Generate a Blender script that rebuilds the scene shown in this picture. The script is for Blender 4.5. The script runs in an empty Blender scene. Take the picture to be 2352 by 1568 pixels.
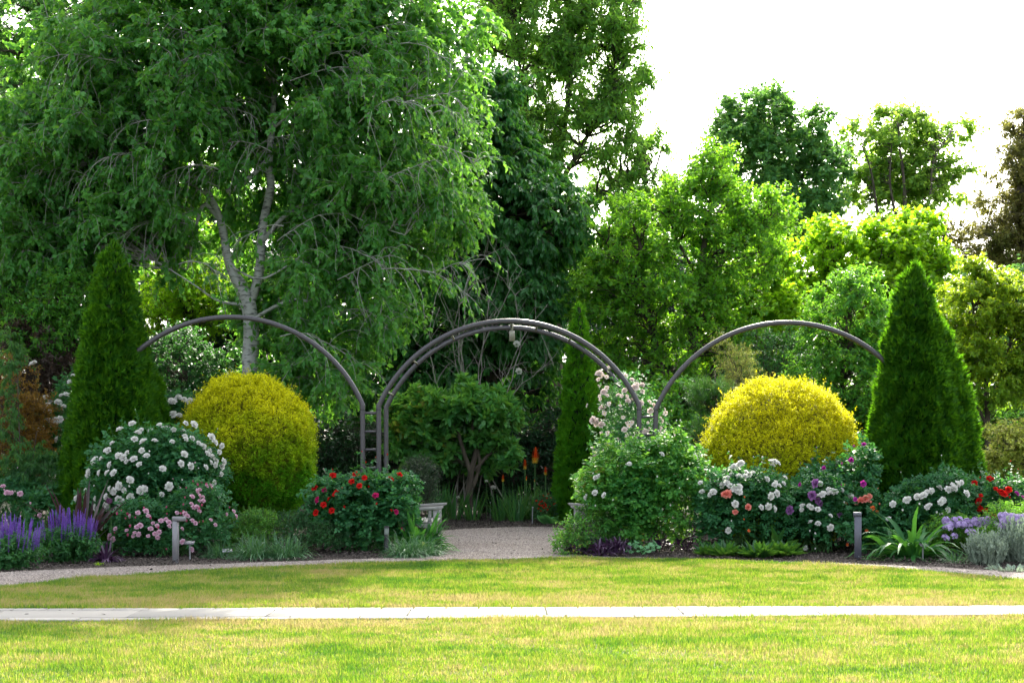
import bpy, math, numpy as np
from mathutils import Vector
rng = np.random.default_rng(11)
U = rng.uniform
sc = bpy.context.scene
COL = sc.collection
# ---------------------------------------------------------------- camera geometry
F, CH, HY, CX = 3267.0, 1.6, 1013.0, 1176.0
def P(x, y, D): return np.array([(x-CX)/F*D, D, CH+(HY-y)/F*D])
def G(x, y):
    D = CH*F/(y-HY); return np.array([(x-CX)/F*D, D, 0.0])
def GX(x, D): return np.array([(x-CX)/F*D, D, 0.0])
def nrm(v): return v/np.maximum(np.linalg.norm(v, axis=-1, keepdims=True), 1e-9)
def rdir(n): return nrm(rng.normal(size=(n, 3)))
def lump(p, f, seed=0):
    r = np.random.default_rng(seed); o = np.zeros(p.shape[:-1])
    for i in range(7):
        k = r.normal(size=3)*f*(1+.35*i); o += np.sin(p@k+r.uniform(0, 6.28))/(1+.35*i)
    return o/3.2
# ---------------------------------------------------------------- materials
def mat(name):
    m = bpy.data.materials.new(name); m.use_nodes = True
    nt = m.node_tree; nt.nodes.clear(); return m, nt, nt.nodes, nt.links
def rgb(c): return (c[0], c[1], c[2], 1)
def leafmat(name, a, b, t, tw=.4, rough=.45, spec=.35, nscale=1.3, c=None, zgrad=None):
    """a,b: pigment range leaf to leaf; t: light passing through; c: third pigment in patches"""
    m, nt, N, L = mat(name)
    out = N.new('ShaderNodeOutputMaterial'); geo = N.new('ShaderNodeNewGeometry')
    tc = N.new('ShaderNodeTexCoord'); no = N.new('ShaderNodeTexNoise'); no.inputs['Scale'].default_value = nscale; no.inputs['Detail'].default_value = 3
    L.new(tc.outputs['Object'], no.inputs['Vector'])
    add = N.new('ShaderNodeMath'); add.operation = 'MULTIPLY_ADD'
    L.new(geo.outputs['Random Per Island'], add.inputs[0]); add.inputs[1].default_value = .6
    sub = N.new('ShaderNodeMath'); sub.operation = 'MULTIPLY_ADD'; L.new(no.outputs['Fac'], sub.inputs[0]); sub.inputs[1].default_value = 1.6; sub.inputs[2].default_value = -.6
    L.new(sub.outputs[0], add.inputs[2])
    r = N.new('ShaderNodeValToRGB'); L.new(add.outputs[0], r.inputs[0])
    r.color_ramp.elements[0].position = .15; r.color_ramp.elements[0].color = rgb(a)
    r.color_ramp.elements[1].position = .85; r.color_ramp.elements[1].color = rgb(b)
    if c: e = r.color_ramp.elements.new(.97); e.color = rgb(c)
    col = r.outputs[0]
    tr = N.new('ShaderNodeMix'); tr.data_type = 'RGBA'; tr.blend_type = 'MULTIPLY'; tr.inputs[0].default_value = 1
    tcol = N.new('ShaderNodeMix'); tcol.data_type = 'RGBA'; tcol.inputs[6].default_value = rgb([x*.65 for x in t]); tcol.inputs[7].default_value = rgb(t)
    L.new(geo.outputs['Random Per Island'], tcol.inputs[0]); tout = tcol.outputs[2]
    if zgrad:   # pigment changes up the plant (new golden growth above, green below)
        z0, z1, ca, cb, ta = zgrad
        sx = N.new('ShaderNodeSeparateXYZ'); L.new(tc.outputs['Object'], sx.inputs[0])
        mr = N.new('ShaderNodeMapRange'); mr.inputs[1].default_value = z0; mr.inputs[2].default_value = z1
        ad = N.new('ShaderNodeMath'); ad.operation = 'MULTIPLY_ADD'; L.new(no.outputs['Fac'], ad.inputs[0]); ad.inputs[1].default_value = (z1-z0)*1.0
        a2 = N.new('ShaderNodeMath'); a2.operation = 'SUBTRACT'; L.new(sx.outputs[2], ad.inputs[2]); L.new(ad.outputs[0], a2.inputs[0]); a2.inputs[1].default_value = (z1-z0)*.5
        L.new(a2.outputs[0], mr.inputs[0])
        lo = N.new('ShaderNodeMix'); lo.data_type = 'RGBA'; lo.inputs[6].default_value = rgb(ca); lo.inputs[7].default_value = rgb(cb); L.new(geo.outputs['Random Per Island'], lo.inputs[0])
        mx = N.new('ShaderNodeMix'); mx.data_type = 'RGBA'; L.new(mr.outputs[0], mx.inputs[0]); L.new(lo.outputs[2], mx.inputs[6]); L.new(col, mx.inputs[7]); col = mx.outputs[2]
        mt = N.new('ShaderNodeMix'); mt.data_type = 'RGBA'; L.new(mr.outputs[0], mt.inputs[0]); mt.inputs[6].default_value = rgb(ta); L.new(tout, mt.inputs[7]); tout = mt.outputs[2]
    pr = N.new('ShaderNodeBsdfPrincipled'); L.new(col, pr.inputs['Base Color']); pr.inputs['Roughness'].default_value = rough; pr.inputs['Specular IOR Level'].default_value = spec
    ts = N.new('ShaderNodeBsdfTranslucent'); L.new(tout, ts.inputs[0])
    ms = N.new('ShaderNodeMixShader'); ms.inputs[0].default_value = tw
    L.new(pr.outputs[0], ms.inputs[1]); L.new(ts.outputs[0], ms.inputs[2]); L.new(ms.outputs[0], out.inputs[0])
    return m
def plain(name, a, b=None, rough=.6, metal=0, nscale=20, bump=0, bscale=60, spec=.4, stretch=(1, 1, 1), trans=None, spread=(.35, .65)):
    m, nt, N, L = mat(name); b = b or a
    out = N.new('ShaderNodeOutputMaterial'); tc = N.new('ShaderNodeTexCoord'); mp = N.new('ShaderNodeMapping'); mp.inputs['Scale'].default_value = stretch
    L.new(tc.outputs['Object'], mp.inputs[0])
    no = N.new('ShaderNodeTexNoise'); no.inputs['Scale'].default_value = nscale; no.inputs['Detail'].default_value = 6; L.new(mp.outputs[0], no.inputs['Vector'])
    r = N.new('ShaderNodeValToRGB'); r.color_ramp.elements[0].position = spread[0]; r.color_ramp.elements[1].position = spread[1]
    r.color_ramp.elements[0].color = rgb(a); r.color_ramp.elements[1].color = rgb(b); L.new(no.outputs['Fac'], r.inputs[0])
    pr = N.new('ShaderNodeBsdfPrincipled'); L.new(r.outputs[0], pr.inputs['Base Color'])
    pr.inputs['Roughness'].default_value = rough; pr.inputs['Metallic'].default_value = metal; pr.inputs['Specular IOR Level'].default_value = spec
    if bump:
        n2 = N.new('ShaderNodeTexNoise'); n2.inputs['Scale'].default_value = bscale; n2.inputs['Detail'].default_value = 5; L.new(mp.outputs[0], n2.inputs['Vector'])
        bp = N.new('ShaderNodeBump'); bp.inputs['Strength'].default_value = bump; bp.inputs['Distance'].default_value = .02
        L.new(n2.outputs['Fac'], bp.inputs['Height']); L.new(bp.outputs[0], pr.inputs['Normal'])
    if trans:
        ts = N.new('ShaderNodeBsdfTranslucent'); ts.inputs[0].default_value = rgb(trans[0]); ms = N.new('ShaderNodeMixShader'); ms.inputs[0].default_value = trans[1]
        L.new(pr.outputs[0], ms.inputs[1]); L.new(ts.outputs[0], ms.inputs[2]); L.new(ms.outputs[0], out.inputs[0])
    else: L.new(pr.outputs[0], out.inputs[0])
    return m
def petalmat(name, a, b, tr, tw=.3):
    m = leafmat(name, a, b, tr, tw, rough=.7, spec=.15, nscale=14); return m
# ---------------------------------------------------------------- mesh buffer
ORIG = {}
class MB:
    def __init__(s): s.v = []; s.f = []; s.n = 0
    def add(s, v, f, m=0):
        v = np.asarray(v, float).reshape(-1, 3); f = np.asarray(f, np.int64)
        s.v.append(v); s.f.append((f+s.n, m)); s.n += len(v)
    def mesh(s, name, mats, org=(0, 0, 0), smooth=False):
        me = bpy.data.meshes.new(name)
        v = np.concatenate(s.v)-np.asarray(org)
        me.vertices.add(len(v)); me.vertices.foreach_set('co', v.astype(np.float32).ravel())
        fl = [f.reshape(-1) for f, m in s.f]; sz = np.concatenate([np.full(len(f), f.shape[1]) for f, m in s.f])
        mi = np.concatenate([np.full(len(f), m) for f, m in s.f])
        lo = np.concatenate(fl); me.loops.add(len(lo)); me.loops.foreach_set('vertex_index', lo.astype(np.int32))
        st = np.concatenate([[0], np.cumsum(sz)[:-1]]); me.polygons.add(len(sz)); me.polygons.foreach_set('loop_start', st.astype(np.int32))
        me.polygons.foreach_set('material_index', mi.astype(np.int32))
        if smooth: me.polygons.foreach_set('use_smooth', np.ones(len(sz), bool))
        for m in (mats if isinstance(mats, (list, tuple)) else [mats]): me.materials.append(m)
        me.update(calc_edges=True); return me
    def link(s, name, mats, parent=None, smooth=False, org=None):
        if org is None: org = ORIG[parent.name] if parent else (0, 0, 0)
        o = bpy.data.objects.new(name, s.mesh(name, mats, org, smooth)); COL.objects.link(o)
        if parent: o.parent = parent; ORIG[o.name] = org
        else: o.location = org; ORIG[o.name] = org
        return o
def tag(o, label=None, cat=None, group=None, kind=None):
    if label: o['label'] = label
    if cat: o['category'] = cat
    if group: o['group'] = group
    if kind: o['kind'] = kind
    return o
def thing(name, label, cat, loc, group=None):
    o = bpy.data.objects.new(name, None); COL.objects.link(o); o.location = tuple(float(a) for a in loc); o.empty_display_size = .1
    ORIG[o.name] = tuple(float(a) for a in loc); return tag(o, label, cat, group)
def inst(mesh, name, parent, loc, rot=(0, 0, 0), scale=1.0):
    o = bpy.data.objects.new(name, mesh); COL.objects.link(o); o.parent = parent
    og = ORIG[parent.name]; o.location = tuple(float(loc[i]-og[i]) for i in range(3))
    o.rotation_euler = rot; o.scale = (scale,)*3 if np.isscalar(scale) else scale
    return o
def copy_tree(o, parent=None):
    c = o.copy(); COL.objects.link(c)
    if parent: c.parent = parent
    for ch in list(o.children): copy_tree(ch, c)
    return c
def box(mb, c, s, m=0, rz=0, rx=0, taper=0, bev=.0):
    x, y, z = np.array(s)/2
    b = bev
    if b:
        ring = np.array([[-x+b, -y], [x-b, -y], [x, -y+b], [x, y-b], [x-b, y], [-x+b, y], [-x, y-b], [-x, -y+b]])
        lay = [(-z, 1-b/max(x, y)), (-z+b, 1), (z-b, 1-taper), (z, (1-taper)*(1-b/max(x, y)))]
        v = np.concatenate([np.c_[ring*k, np.full(8, h)] for h, k in lay])
        q = [[r*8+i, r*8+(i+1) % 8, (r+1)*8+(i+1) % 8, (r+1)*8+i] for r in range(3) for i in range(8)]
        v = rot(v, rx, rz)+c
        n0 = mb.n; mb.add(v, q, m); mb.f.append((np.array([[7-i for i in range(8)]])+n0, m)); mb.f.append((np.array([[24+i for i in range(8)]])+n0, m)); return
    v = np.array([[i*x, j*y, k*z] for k in (-1, 1) for j in (-1, 1) for i in (-1, 1)], float)
    v = rot(v, rx, rz)+c
    mb.add(v, [[0, 2, 3, 1], [4, 5, 7, 6], [0, 1, 5, 4], [2, 6, 7, 3], [0, 4, 6, 2], [1, 3, 7, 5]], m)
def rot(v, rx=0, rz=0):
    c, s = math.cos(rx), math.sin(rx); v = v@np.array([[1, 0, 0], [0, c, s], [0, -s, c]])
    c, s = math.cos(rz), math.sin(rz); return v@np.array([[c, s, 0], [-s, c, 0], [0, 0, 1]])
# ---------------------------------------------------------------- growth tools
KITE = (np.array([[0, 0, 0], [.42, .5, .06], [1, 0, -.06], [.42, -.5, .06]]), np.array([[0, 1, 2, 3]]))
OVAL = (np.array([[0, 0, 0], [.25, .42, .07], [.62, .46, .05], [1, 0, -.09], [.62, -.46, .05], [.25, -.42, .07]]), np.array([[0, 1, 2, 3], [0, 3, 4, 5]]))
LONG = (np.array([[0, 0, 0], [.3, .5, .05], [.65, .38, -.02], [1, 0, -.2], [.65, -.38, -.02], [.3, -.5, .05]]), np.array([[0, 1, 2, 3], [0, 3, 4, 5]]))
ROUND = (np.array([[0, 0, 0], [.1, .45, .1], [.5, .58, .05], [.85, .35, .02], [1, 0, -.04], [.85, -.35, .02], [.5, -.58, .05], [.1, -.45, .1]]), np.array([[0, 1, 2, 3], [0, 3, 4, 4], [0, 4, 5, 5], [0, 5, 6, 7]]))
ROUND = (ROUND[0], None)
def leaves(mb, P_, T, N, L, W, tpl=KITE, m=0):
    tv, tf = tpl; n = len(P_)
    if tf is None: tf = np.array([[0, 1, 2, 3], [0, 3, 4, 5], [0, 5, 6, 7]])
    T = nrm(T); B = nrm(np.cross(N, T)); N2 = np.cross(T, B)
    L = np.broadcast_to(np.asarray(L, float), (n,)); W = np.broadcast_to(np.asarray(W, float), (n,))
    v = (P_[:, None] + (L[:, None]*tv[:, 0])[..., None]*T[:, None] + (W[:, None]*tv[:, 1])[..., None]*B[:, None] + (L[:, None]*tv[:, 2])[..., None]*N2[:, None])
    f = tf[None]+(np.arange(n)*len(tv))[:, None, None]
    mb.add(v, f.reshape(-1, tf.shape[1]), m)
def grow(o, d, L, S, grav=0., wig=.15, bend=None):
    n = len(o); d = nrm(d); pts = [o]; st = np.broadcast_to(np.asarray(L, float), (n,))[:, None]/S
    for k in range(S):
        d = nrm(d+np.array([0, 0, -grav])*(1 if bend is None else (k/S)**bend)+rng.normal(size=(n, 3))*wig)
        pts.append(pts[-1]+d*st)
    return np.stack(pts, 1)
def tubes(mb, pts, r0, r1, sides=3, m=0, pw=1.0):
    n, S, _ = pts.shape
    T = nrm(np.gradient(pts, axis=1)); ref = np.array([.31, .87, .12]); A = nrm(np.cross(T, ref)); B = np.cross(T, A)
    t = np.linspace(0, 1, S)**pw; r0 = np.broadcast_to(np.asarray(r0, float), (n,)); r1 = np.broadcast_to(np.asarray(r1, float), (n,))
    r = (r0[:, None]*(1-t)+r1[:, None]*t)[:, :, None, None]
    a = np.arange(sides)*2*np.pi/sides
    v = pts[:, :, None]+r*(np.cos(a)[:, None]*A[:, :, None]+np.sin(a)[:, None]*B[:, :, None])
    i = np.arange(n)[:, None, None]*S*sides+np.arange(S-1)[None, :, None]*sides; k = np.arange(sides)[None, None]; k2 = (k+1) % sides
    f = np.stack([i+k, i+k2, i+sides+k2, i+sides+k], -1).reshape(-1, 4)
    mb.add(v, f, m)
def spline(pts, n):
    """Catmull-Rom through rows (any number of columns)"""
    p = np.asarray(pts, float); p = np.vstack([2*p[0]-p[1], p, 2*p[-1]-p[-2]]); K = len(p)-3
    out = []
    for u in np.linspace(0, K-1e-6, n):
        i = int(u); t = u-i; a, b, c, d = p[i:i+4]
        out.append(.5*((2*b)+(-a+c)*t+(2*a-5*b+4*c-d)*t*t+(-a+3*b-3*c+d)*t**3))
    return np.array(out)
def limb(mb, rows, n=24, sides=10, m=0, knob=0.0, wob=0.0):
    """rows: x,y,z,r in metres"""
    s = spline(rows, n); pts = s[:, :3]; r = np.maximum(s[:, 3], .002)
    if wob: pts[1:-1] += rng.normal(size=(n-2, 3))*wob
    T = nrm(np.gradient(pts, axis=0)); A = nrm(np.cross(T, np.array([.2, 1., .1]))); B = np.cross(T, A)
    a = np.arange(sides)*2*np.pi/sides
    rr = r[:, None]*(1+knob*rng.normal(size=(n, sides)))
    v = pts[:, None]+rr[..., None]*(np.cos(a)[:, None]*A[:, None]+np.sin(a)[:, None]*B[:, None])
    i = np.arange(n-1)[:, None]*sides; k = np.arange(sides)[None]; k2 = (k+1) % sides
    n0 = mb.n; mb.add(v, np.stack([i+k, i+k2, i+sides+k2, i+sides+k], -1).reshape(-1, 4), m)
    mb.f.append((np.array([list(range(sides))[::-1]])+n0, m)); mb.f.append((np.array([[(n-1)*sides+q for q in range(sides)]])+n0, m))
def on_line(pts, per, lo=.1, hi=1.0):
    n, S, _ = pts.shape; t = U(lo, hi, (n, per))*(S-1); i = np.minimum(t.astype(int), S-2); f = (t-i)[..., None]
    k = np.arange(n)[:, None]; a = pts[k, i]; b = pts[k, i+1]
    return (a*(1-f)+b*f).reshape(-1, 3), nrm((b-a).reshape(-1, 3))
def leaf_on(mb, pts, per, L, W, tpl=KITE, droop=.3, side=.9, lo=.1, hi=1.0, m=0, nup=.8, face=None):
    p, t = on_line(pts, per, lo, hi); n = len(p)
    s = nrm(np.cross(t, rdir(n))); d = nrm(t*.5+s*side+np.array([0, 0, -droop])+rng.normal(size=(n, 3))*.12)
    N = nrm(rdir(n)*.55+np.array([0, -.15, nup]))
    leaves(mb, p, d, N, L*U(.65, 1.2, n), W*U(.7, 1.2, n), tpl, m)
# ellipsoid spec in photo pixels: (x, y, rx, ry, D, depth_m)
def ell(e):
    x, y, rx, ry, D, dm = e; s = D/F
    return P(x, y, D), np.array([rx*s, dm, ry*s])
def in_blobs(blobs, n, shell=.5, lf=1.2, la=.12, seed=1, low=-1.0):
    cs = [ell(b) for b in blobs]; w = np.array([(r[0]*r[1]+r[0]*r[2]+r[1]*r[2]) for c, r in cs]); w = w/w.sum()
    idx = rng.choice(len(cs), n, p=w); C = np.array([c for c, r in cs])[idx]; R = np.array([r for c, r in cs])[idx]
    d = rdir(n); b = d[:, 2] < low; d[b, 2] *= -1
    rad = 1-np.abs(U(0, 1, n)**1.5)*shell
    rad = rad*(1+la*lump(C+d*R, lf, seed))
    return C+d*R*rad[:, None], nrm(d/R*R.mean()), idx, rad
def tree(name, label, cat, base, trunks, blobs, ncl, ntw, twl, nl, LL, LW, lm, bm, tpl=KITE, grav=.12, outw=.8, upw=.25, wig=.2, shell=.7, droop=.3,
         keep=None, lfrac=.7, limbs=True, twr=.006, S=4, la=.15, lf=.8, group=None, trunkname='trunk', seed=1, limbr=.035, side=.9, nup=.8, low=-.9, bend=None, extra=None):
    t = thing(name, label, cat, base, group)
    tp = []
    for rows in trunks:
        mb = MB(); limb(mb, rows, max(10, len(rows)*5), 10, 0, .04, .0); mb.link('trunk' if rows is trunks[0] else 'limb', bm, t, True)
        s = spline(rows, 14); tp.append(s)
    mb = MB()
    c, d, idx, rad = in_blobs(blobs, ncl, shell, lf, la, seed, low)
    c[:, 2] = np.maximum(c[:, 2], .15)
    if keep is not None: kk = keep(c[:, 0]*F/c[:, 1]+CX, HY-(c[:, 2]-CH)*F/c[:, 1], c[:, 1]); c, d, idx, rad = c[kk], d[kk], idx[kk], rad[kk]
    if limbs and tp:
        s = np.concatenate(tp); k = []
        for q in c:
            dd = np.linalg.norm(s[:, :3]-q, axis=1)+np.maximum(0, s[:, 2]-q[2]+.2)*2.5; dd = dd+U(0, .28, len(dd))*(dd.min()+.6); k.append(dd.argmin())
        a = s[np.array(k), :3]; mid = a*.5+c*.5+np.array([0, 0, 1])*.12*np.linalg.norm(c-a, axis=1)[:, None]+rng.normal(size=c.shape)*.1
        tt = np.linspace(0, 1, 7)[None, :, None]; pts = a[:, None]*(1-tt)**2+2*mid[:, None]*tt*(1-tt)+c[:, None]*tt**2
        pts[:, 1:-1] += rng.normal(size=pts[:, 1:-1].shape)*.035*np.linalg.norm(c-a, axis=1)[:, None, None].clip(.3, 2)
        pk = U(0, 1, len(pts)) < lfrac; tubes(mb, pts[pk], limbr, limbr*.3, 4, 1)
    o = np.repeat(c, ntw, 0); dd = nrm(rdir(len(o))*.9+np.repeat(d, ntw, 0)*outw+np.array([0, 0, upw]))
    pts = grow(o, dd, twl*U(.5, 1.15, len(o)), S, grav, wig, bend)
    pts[..., 2] = np.maximum(pts[..., 2], .04)
    tubes(mb, pts, twr, twr*.4, 3, 1)
    leaf_on(mb, pts, nl, LL, LW, tpl, droop, side, nup=nup)
    if extra: extra(mb, t)
    mb.link('crown', [lm, bm], t)
    return t
def topo(rows, D): return [list(P(x, y, D+(dd[0] if dd else 0)))+[r] for x, y, r, *dd in rows]
def trunk_from(x, D, rows, r0):
    """ground point under x, then photo points"""
    return [list(GX(x, D))+[r0]]+topo(rows, D)
# ================================================================ materials used
M = {}
M['birch'] = leafmat('birch leaf', (.045, .19, .05), (.11, .34, .065), (.27, .62, .05), .48, .42, .35)
M['dark'] = leafmat('glossy dark leaf', (.02, .105, .032), (.05, .20, .05), (.18, .52, .04), .38, .38, .4)
M['tall'] = leafmat('willow oak leaf', (.075, .25, .05), (.15, .36, .06), (.33, .64, .06), .56)
M['oak'] = leafmat('oak leaf', (.055, .23, .03), (.14, .36, .035), (.34, .70, .03), .54)
M['lime'] = leafmat('lime leaf', (.12, .32, .02), (.28, .48, .02), (.50, .84, .02), .55)
M['far'] = leafmat('far tree leaf', (.05, .18, .055), (.09, .27, .075), (.26, .55, .08), .48)
M['faro'] = leafmat('far airy leaf', (.10, .26, .05), (.18, .36, .06), (.46, .72, .08), .6)
M['cypress'] = leafmat('cypress foliage', (.13, .10, .05), (.13, .18, .04), (.36, .36, .07), .5)
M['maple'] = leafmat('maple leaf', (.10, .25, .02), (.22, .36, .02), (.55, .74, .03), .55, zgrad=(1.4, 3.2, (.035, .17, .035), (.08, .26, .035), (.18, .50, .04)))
M['peach'] = leafmat('peach shrub leaf', (.22, .34, .05), (.45, .42, .12), (.62, .72, .10), .5, c=(.55, .3, .14))
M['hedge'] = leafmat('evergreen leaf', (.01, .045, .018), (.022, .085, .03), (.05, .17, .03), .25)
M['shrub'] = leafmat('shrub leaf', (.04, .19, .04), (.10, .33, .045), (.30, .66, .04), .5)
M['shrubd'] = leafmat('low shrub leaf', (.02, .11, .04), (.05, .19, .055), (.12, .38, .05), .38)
M['magnolia'] = leafmat('magnolia leaf', (.05, .22, .06), (.12, .36, .07), (.28, .6, .06), .4, .36, .4, c=(.22, .20, .03))
M['thuja'] = leafmat('arborvitae foliage', (.010, .062, .007), (.028, .13, .010), (.18, .48, .01), .42, .5, .2)
M['thuja2'] = leafmat('sun-bright arborvitae foliage', (.03, .16, .012), (.07, .28, .016), (.28, .66, .01), .45, .5, .2)  # brighter copy of thuja, sunlight put into the colour where sun is blocked
M['thujacore'] = plain('arborvitae light-blocking core', (.004, .014, .003), (.010, .03, .004), .9, nscale=12, bump=.5)  # dark solid core added inside the cones to block light
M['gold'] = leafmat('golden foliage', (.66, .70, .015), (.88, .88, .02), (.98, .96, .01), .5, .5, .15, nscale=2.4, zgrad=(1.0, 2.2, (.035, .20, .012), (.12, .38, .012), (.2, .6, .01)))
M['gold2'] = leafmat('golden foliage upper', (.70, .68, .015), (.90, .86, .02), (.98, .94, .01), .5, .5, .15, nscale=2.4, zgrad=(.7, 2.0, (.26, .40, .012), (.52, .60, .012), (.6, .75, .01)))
M['goldcore'] = plain('golden shrub shade-toned inner foliage', (.06, .075, .008), (.22, .22, .012), .9, nscale=14, bump=.5)  # inner foliage mass, shade of the hollows put into its darker colour
M['rosel'] = leafmat('rose leaf', (.02, .11, .045), (.05, .20, .065), (.13, .42, .05), .34, .5, .3)
M['rosely'] = leafmat('fresh rose leaf', (.03, .17, .04), (.10, .32, .045), (.26, .58, .05), .42, .5, .3, c=(.35, .25, .05))
M['purplel'] = leafmat('purple foliage', (.035, .014, .045), (.10, .05, .12), (.10, .03, .08), .2, .35, .6)
M['bronze'] = leafmat('bronze strap leaf', (.025, .016, .018), (.06, .035, .035), (.10, .035, .03), .25, .4, .4)
M['strap'] = leafmat('strap leaf', (.02, .11, .03), (.05, .20, .03), (.20, .45, .04), .38, .3, .6, c=(.30, .32, .04))
M['crinum'] = leafmat('dark strap leaf', (.018, .11, .03), (.045, .20, .04), (.14, .42, .04), .35, .45, .3, c=(.3, .34, .04))
M['iris'] = leafmat('iris leaf', (.03, .13, .05), (.06, .22, .05), (.22, .50, .06), .4, .4, .4)
M['lily'] = leafmat('lilyturf leaf', (.03, .12, .05), (.07, .20, .08), (.15, .34, .08), .3, .35, .6)
M['silver'] = leafmat('silver foliage', (.22, .30, .24), (.40, .48, .38), (.3, .4, .25), .25, .8, .1)
M['caladium'] = leafmat('veined leaf', (.05, .22, .06), (.12, .34, .12), (.2, .5, .1), .3)
M['orange_leaf'] = leafmat('orange barberry leaf', (.13, .075, .015), (.30, .16, .02), (.45, .28, .02), .42)
M['maroon'] = leafmat('maroon shrub leaf', (.03, .022, .018), (.06, .04, .025), (.12, .06, .03), .3)
M['bark'] = plain('brown bark', (.035, .028, .02), (.10, .085, .065), .9, nscale=9, bump=.6, stretch=(1, 1, .35))
M['greybark'] = plain('grey bark', (.16, .15, .13), (.36, .34, .31), .85, nscale=12, bump=.5, stretch=(1, 1, .4))
M['whitebark'] = plain('pale birch bark', (.10, .11, .10), (.42, .44, .42), .8, nscale=7, bump=.5, stretch=(1, 1, 3.2), spread=(.33, .5))
M['twig'] = plain('pale twig', (.20, .20, .18), (.36, .36, .34), .7)
M['stem'] = plain('green stem', (.04, .12, .03), (.07, .18, .04), .6)
M['metal'] = plain('bronze grey powder coat', (.052, .050, .058), (.068, .064, .074), .38, .15, nscale=30, spec=.6)
M['metalpin'] = plain('galvanised spacer', (.26, .26, .2), (.36, .36, .3), .5, .3)
M['postgrey'] = plain('grey painted steel', (.20, .20, .215), (.235, .235, .25), .4, .2, spec=.5)
M['postdark'] = plain('slate painted steel', (.085, .09, .12), (.105, .11, .14), .4, .2, spec=.5)
M['black'] = plain('black plastic', (.012, .012, .013), (.02, .02, .022), .45)
M['lens'] = plain('frosted lens', (.10, .13, .11), (.16, .19, .16), .3)
M['plate'] = plain('label plate', (.10, .10, .11), (.16, .16, .17), .35, .3, nscale=60)
M['plateink'] = plain('label lettering', (.5, .5, .48))
M['stake'] = plain('zinc stake', (.30, .31, .34), (.42, .43, .45), .4, .5)
M['teak'] = plain('weathered teak', (.20, .20, .195), (.34, .335, .32), .8, nscale=10, bump=.3, stretch=(1, 6, 6))
W3 = (.82, .80, .76)
M['white_petal'] = petalmat('white petal', (.80, .80, .77), (.92, .92, .89), (.85, .85, .8), .35)
M['blush_petal'] = petalmat('blush petal', (.82, .72, .68), (.92, .86, .82), (.9, .75, .68), .35)
M['pink_petal'] = petalmat('pink petal', (.74, .46, .60), (.88, .70, .80), (.85, .5, .6), .35)
M['deep_pink_petal'] = petalmat('deep pink petal', (.55, .08, .22), (.7, .2, .36), (.6, .1, .2), .3)
M['red_petal'] = petalmat('red petal', (.40, .006, .008), (.75, .02, .015), (.8, .02, .01), .3)
M['magenta_petal'] = petalmat('magenta petal', (.42, .008, .10), (.62, .03, .20), (.7, .02, .15), .3)
M['mauve_petal'] = petalmat('mauve petal', (.30, .12, .38), (.45, .24, .52), (.4, .15, .4), .3)
M['violet_petal'] = petalmat('violet pink petal', (.32, .02, .26), (.50, .06, .40), (.6, .05, .4), .3)
M['coral_petal'] = petalmat('coral petal', (.80, .22, .18), (.88, .42, .34), (.9, .3, .2), .3)
M['orange_petal'] = petalmat('orange petal', (.80, .13, .03), (.88, .30, .10), (.9, .2, .04), .3)
M['salvia'] = petalmat('violet floret', (.16, .07, .42), (.34, .18, .66), (.3, .15, .6), .3)
M['lilac'] = petalmat('lilac floret', (.42, .30, .62), (.62, .50, .78), (.5, .4, .7), .3)
M['allium'] = petalmat('dusky allium', (.10, .03, .10), (.20, .07, .18), (.2, .05, .15), .2)
M['yellow'] = petalmat('yellow stamen', (.75, .55, .08), (.85, .65, .15), (.8, .6, .1), .2)
M['torch'] = petalmat('torch tip', (.62, .05, .01), (.85, .16, .02), (.9, .15, .02), .3)
M['torchb'] = petalmat('torch base', (.7, .42, .03), (.8, .6, .08), (.8, .6, .05), .3)
# ================================================================ render, world, sun, camera
sc.render.engine = 'CYCLES'
cy = sc.cycles; cy.max_bounces = 7; cy.diffuse_bounces = 4; cy.glossy_bounces = 2; cy.transmission_bounces = 4; cy.transparent_max_bounces = 4
cy.use_denoising = True; cy.sample_clamp_indirect = 8; cy.use_adaptive_sampling = True; cy.adaptive_threshold = .015
try: cy.denoising_prefilter = 'ACCURATE'
except Exception: pass
SUN_EL, SUN_AZ = math.radians(37), math.radians(7)
w = bpy.data.worlds.new('World'); sc.world = w; w.use_nodes = True; wn = w.node_tree.nodes; wl = w.node_tree.links
bg = wn['Background']; sky = wn.new('ShaderNodeTexSky'); sky.sky_type = 'NISHITA'; sky.sun_disc = False
sky.sun_elevation = SUN_EL; sky.sun_rotation = SUN_AZ; sky.dust_density = 6; sky.air_density = 1.0; sky.ozone_density = .6
hs = wn.new('ShaderNodeHueSaturation'); hs.inputs['Saturation'].default_value = .35
wl.new(sky.outputs[0], hs.inputs['Color']); wl.new(hs.outputs[0], bg.inputs[0]); bg.inputs[1].default_value = .15
sl = bpy.data.lights.new('Sun', 'SUN'); sl.energy = 2.5; sl.angle = math.radians(.6); sl.color = (1, .92, .76)
so = bpy.data.objects.new('Sun', sl); COL.objects.link(so)
sd = Vector((math.sin(SUN_AZ)*math.cos(SUN_EL), math.cos(SUN_AZ)*math.cos(SUN_EL), math.sin(SUN_EL)))
so.rotation_euler = sd.to_track_quat('Z', 'Y').to_euler(); so.location = (6, 60, 40)
vs = sc.view_settings; vs.view_transform = 'Standard'; vs.look = 'None'; vs.gamma = 1; vs.exposure = 2.2
cam = bpy.data.cameras.new('Camera'); co = bpy.data.objects.new('Camera', cam); COL.objects.link(co); sc.camera = co
co.location = (0, 0, CH); co.rotation_euler = (math.pi/2, 0, 0); cam.sensor_width = 36; cam.lens = 36*F/2352; cam.shift_y = (HY-784)/2352; cam.clip_end = 1200; cam.clip_start = .1
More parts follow.
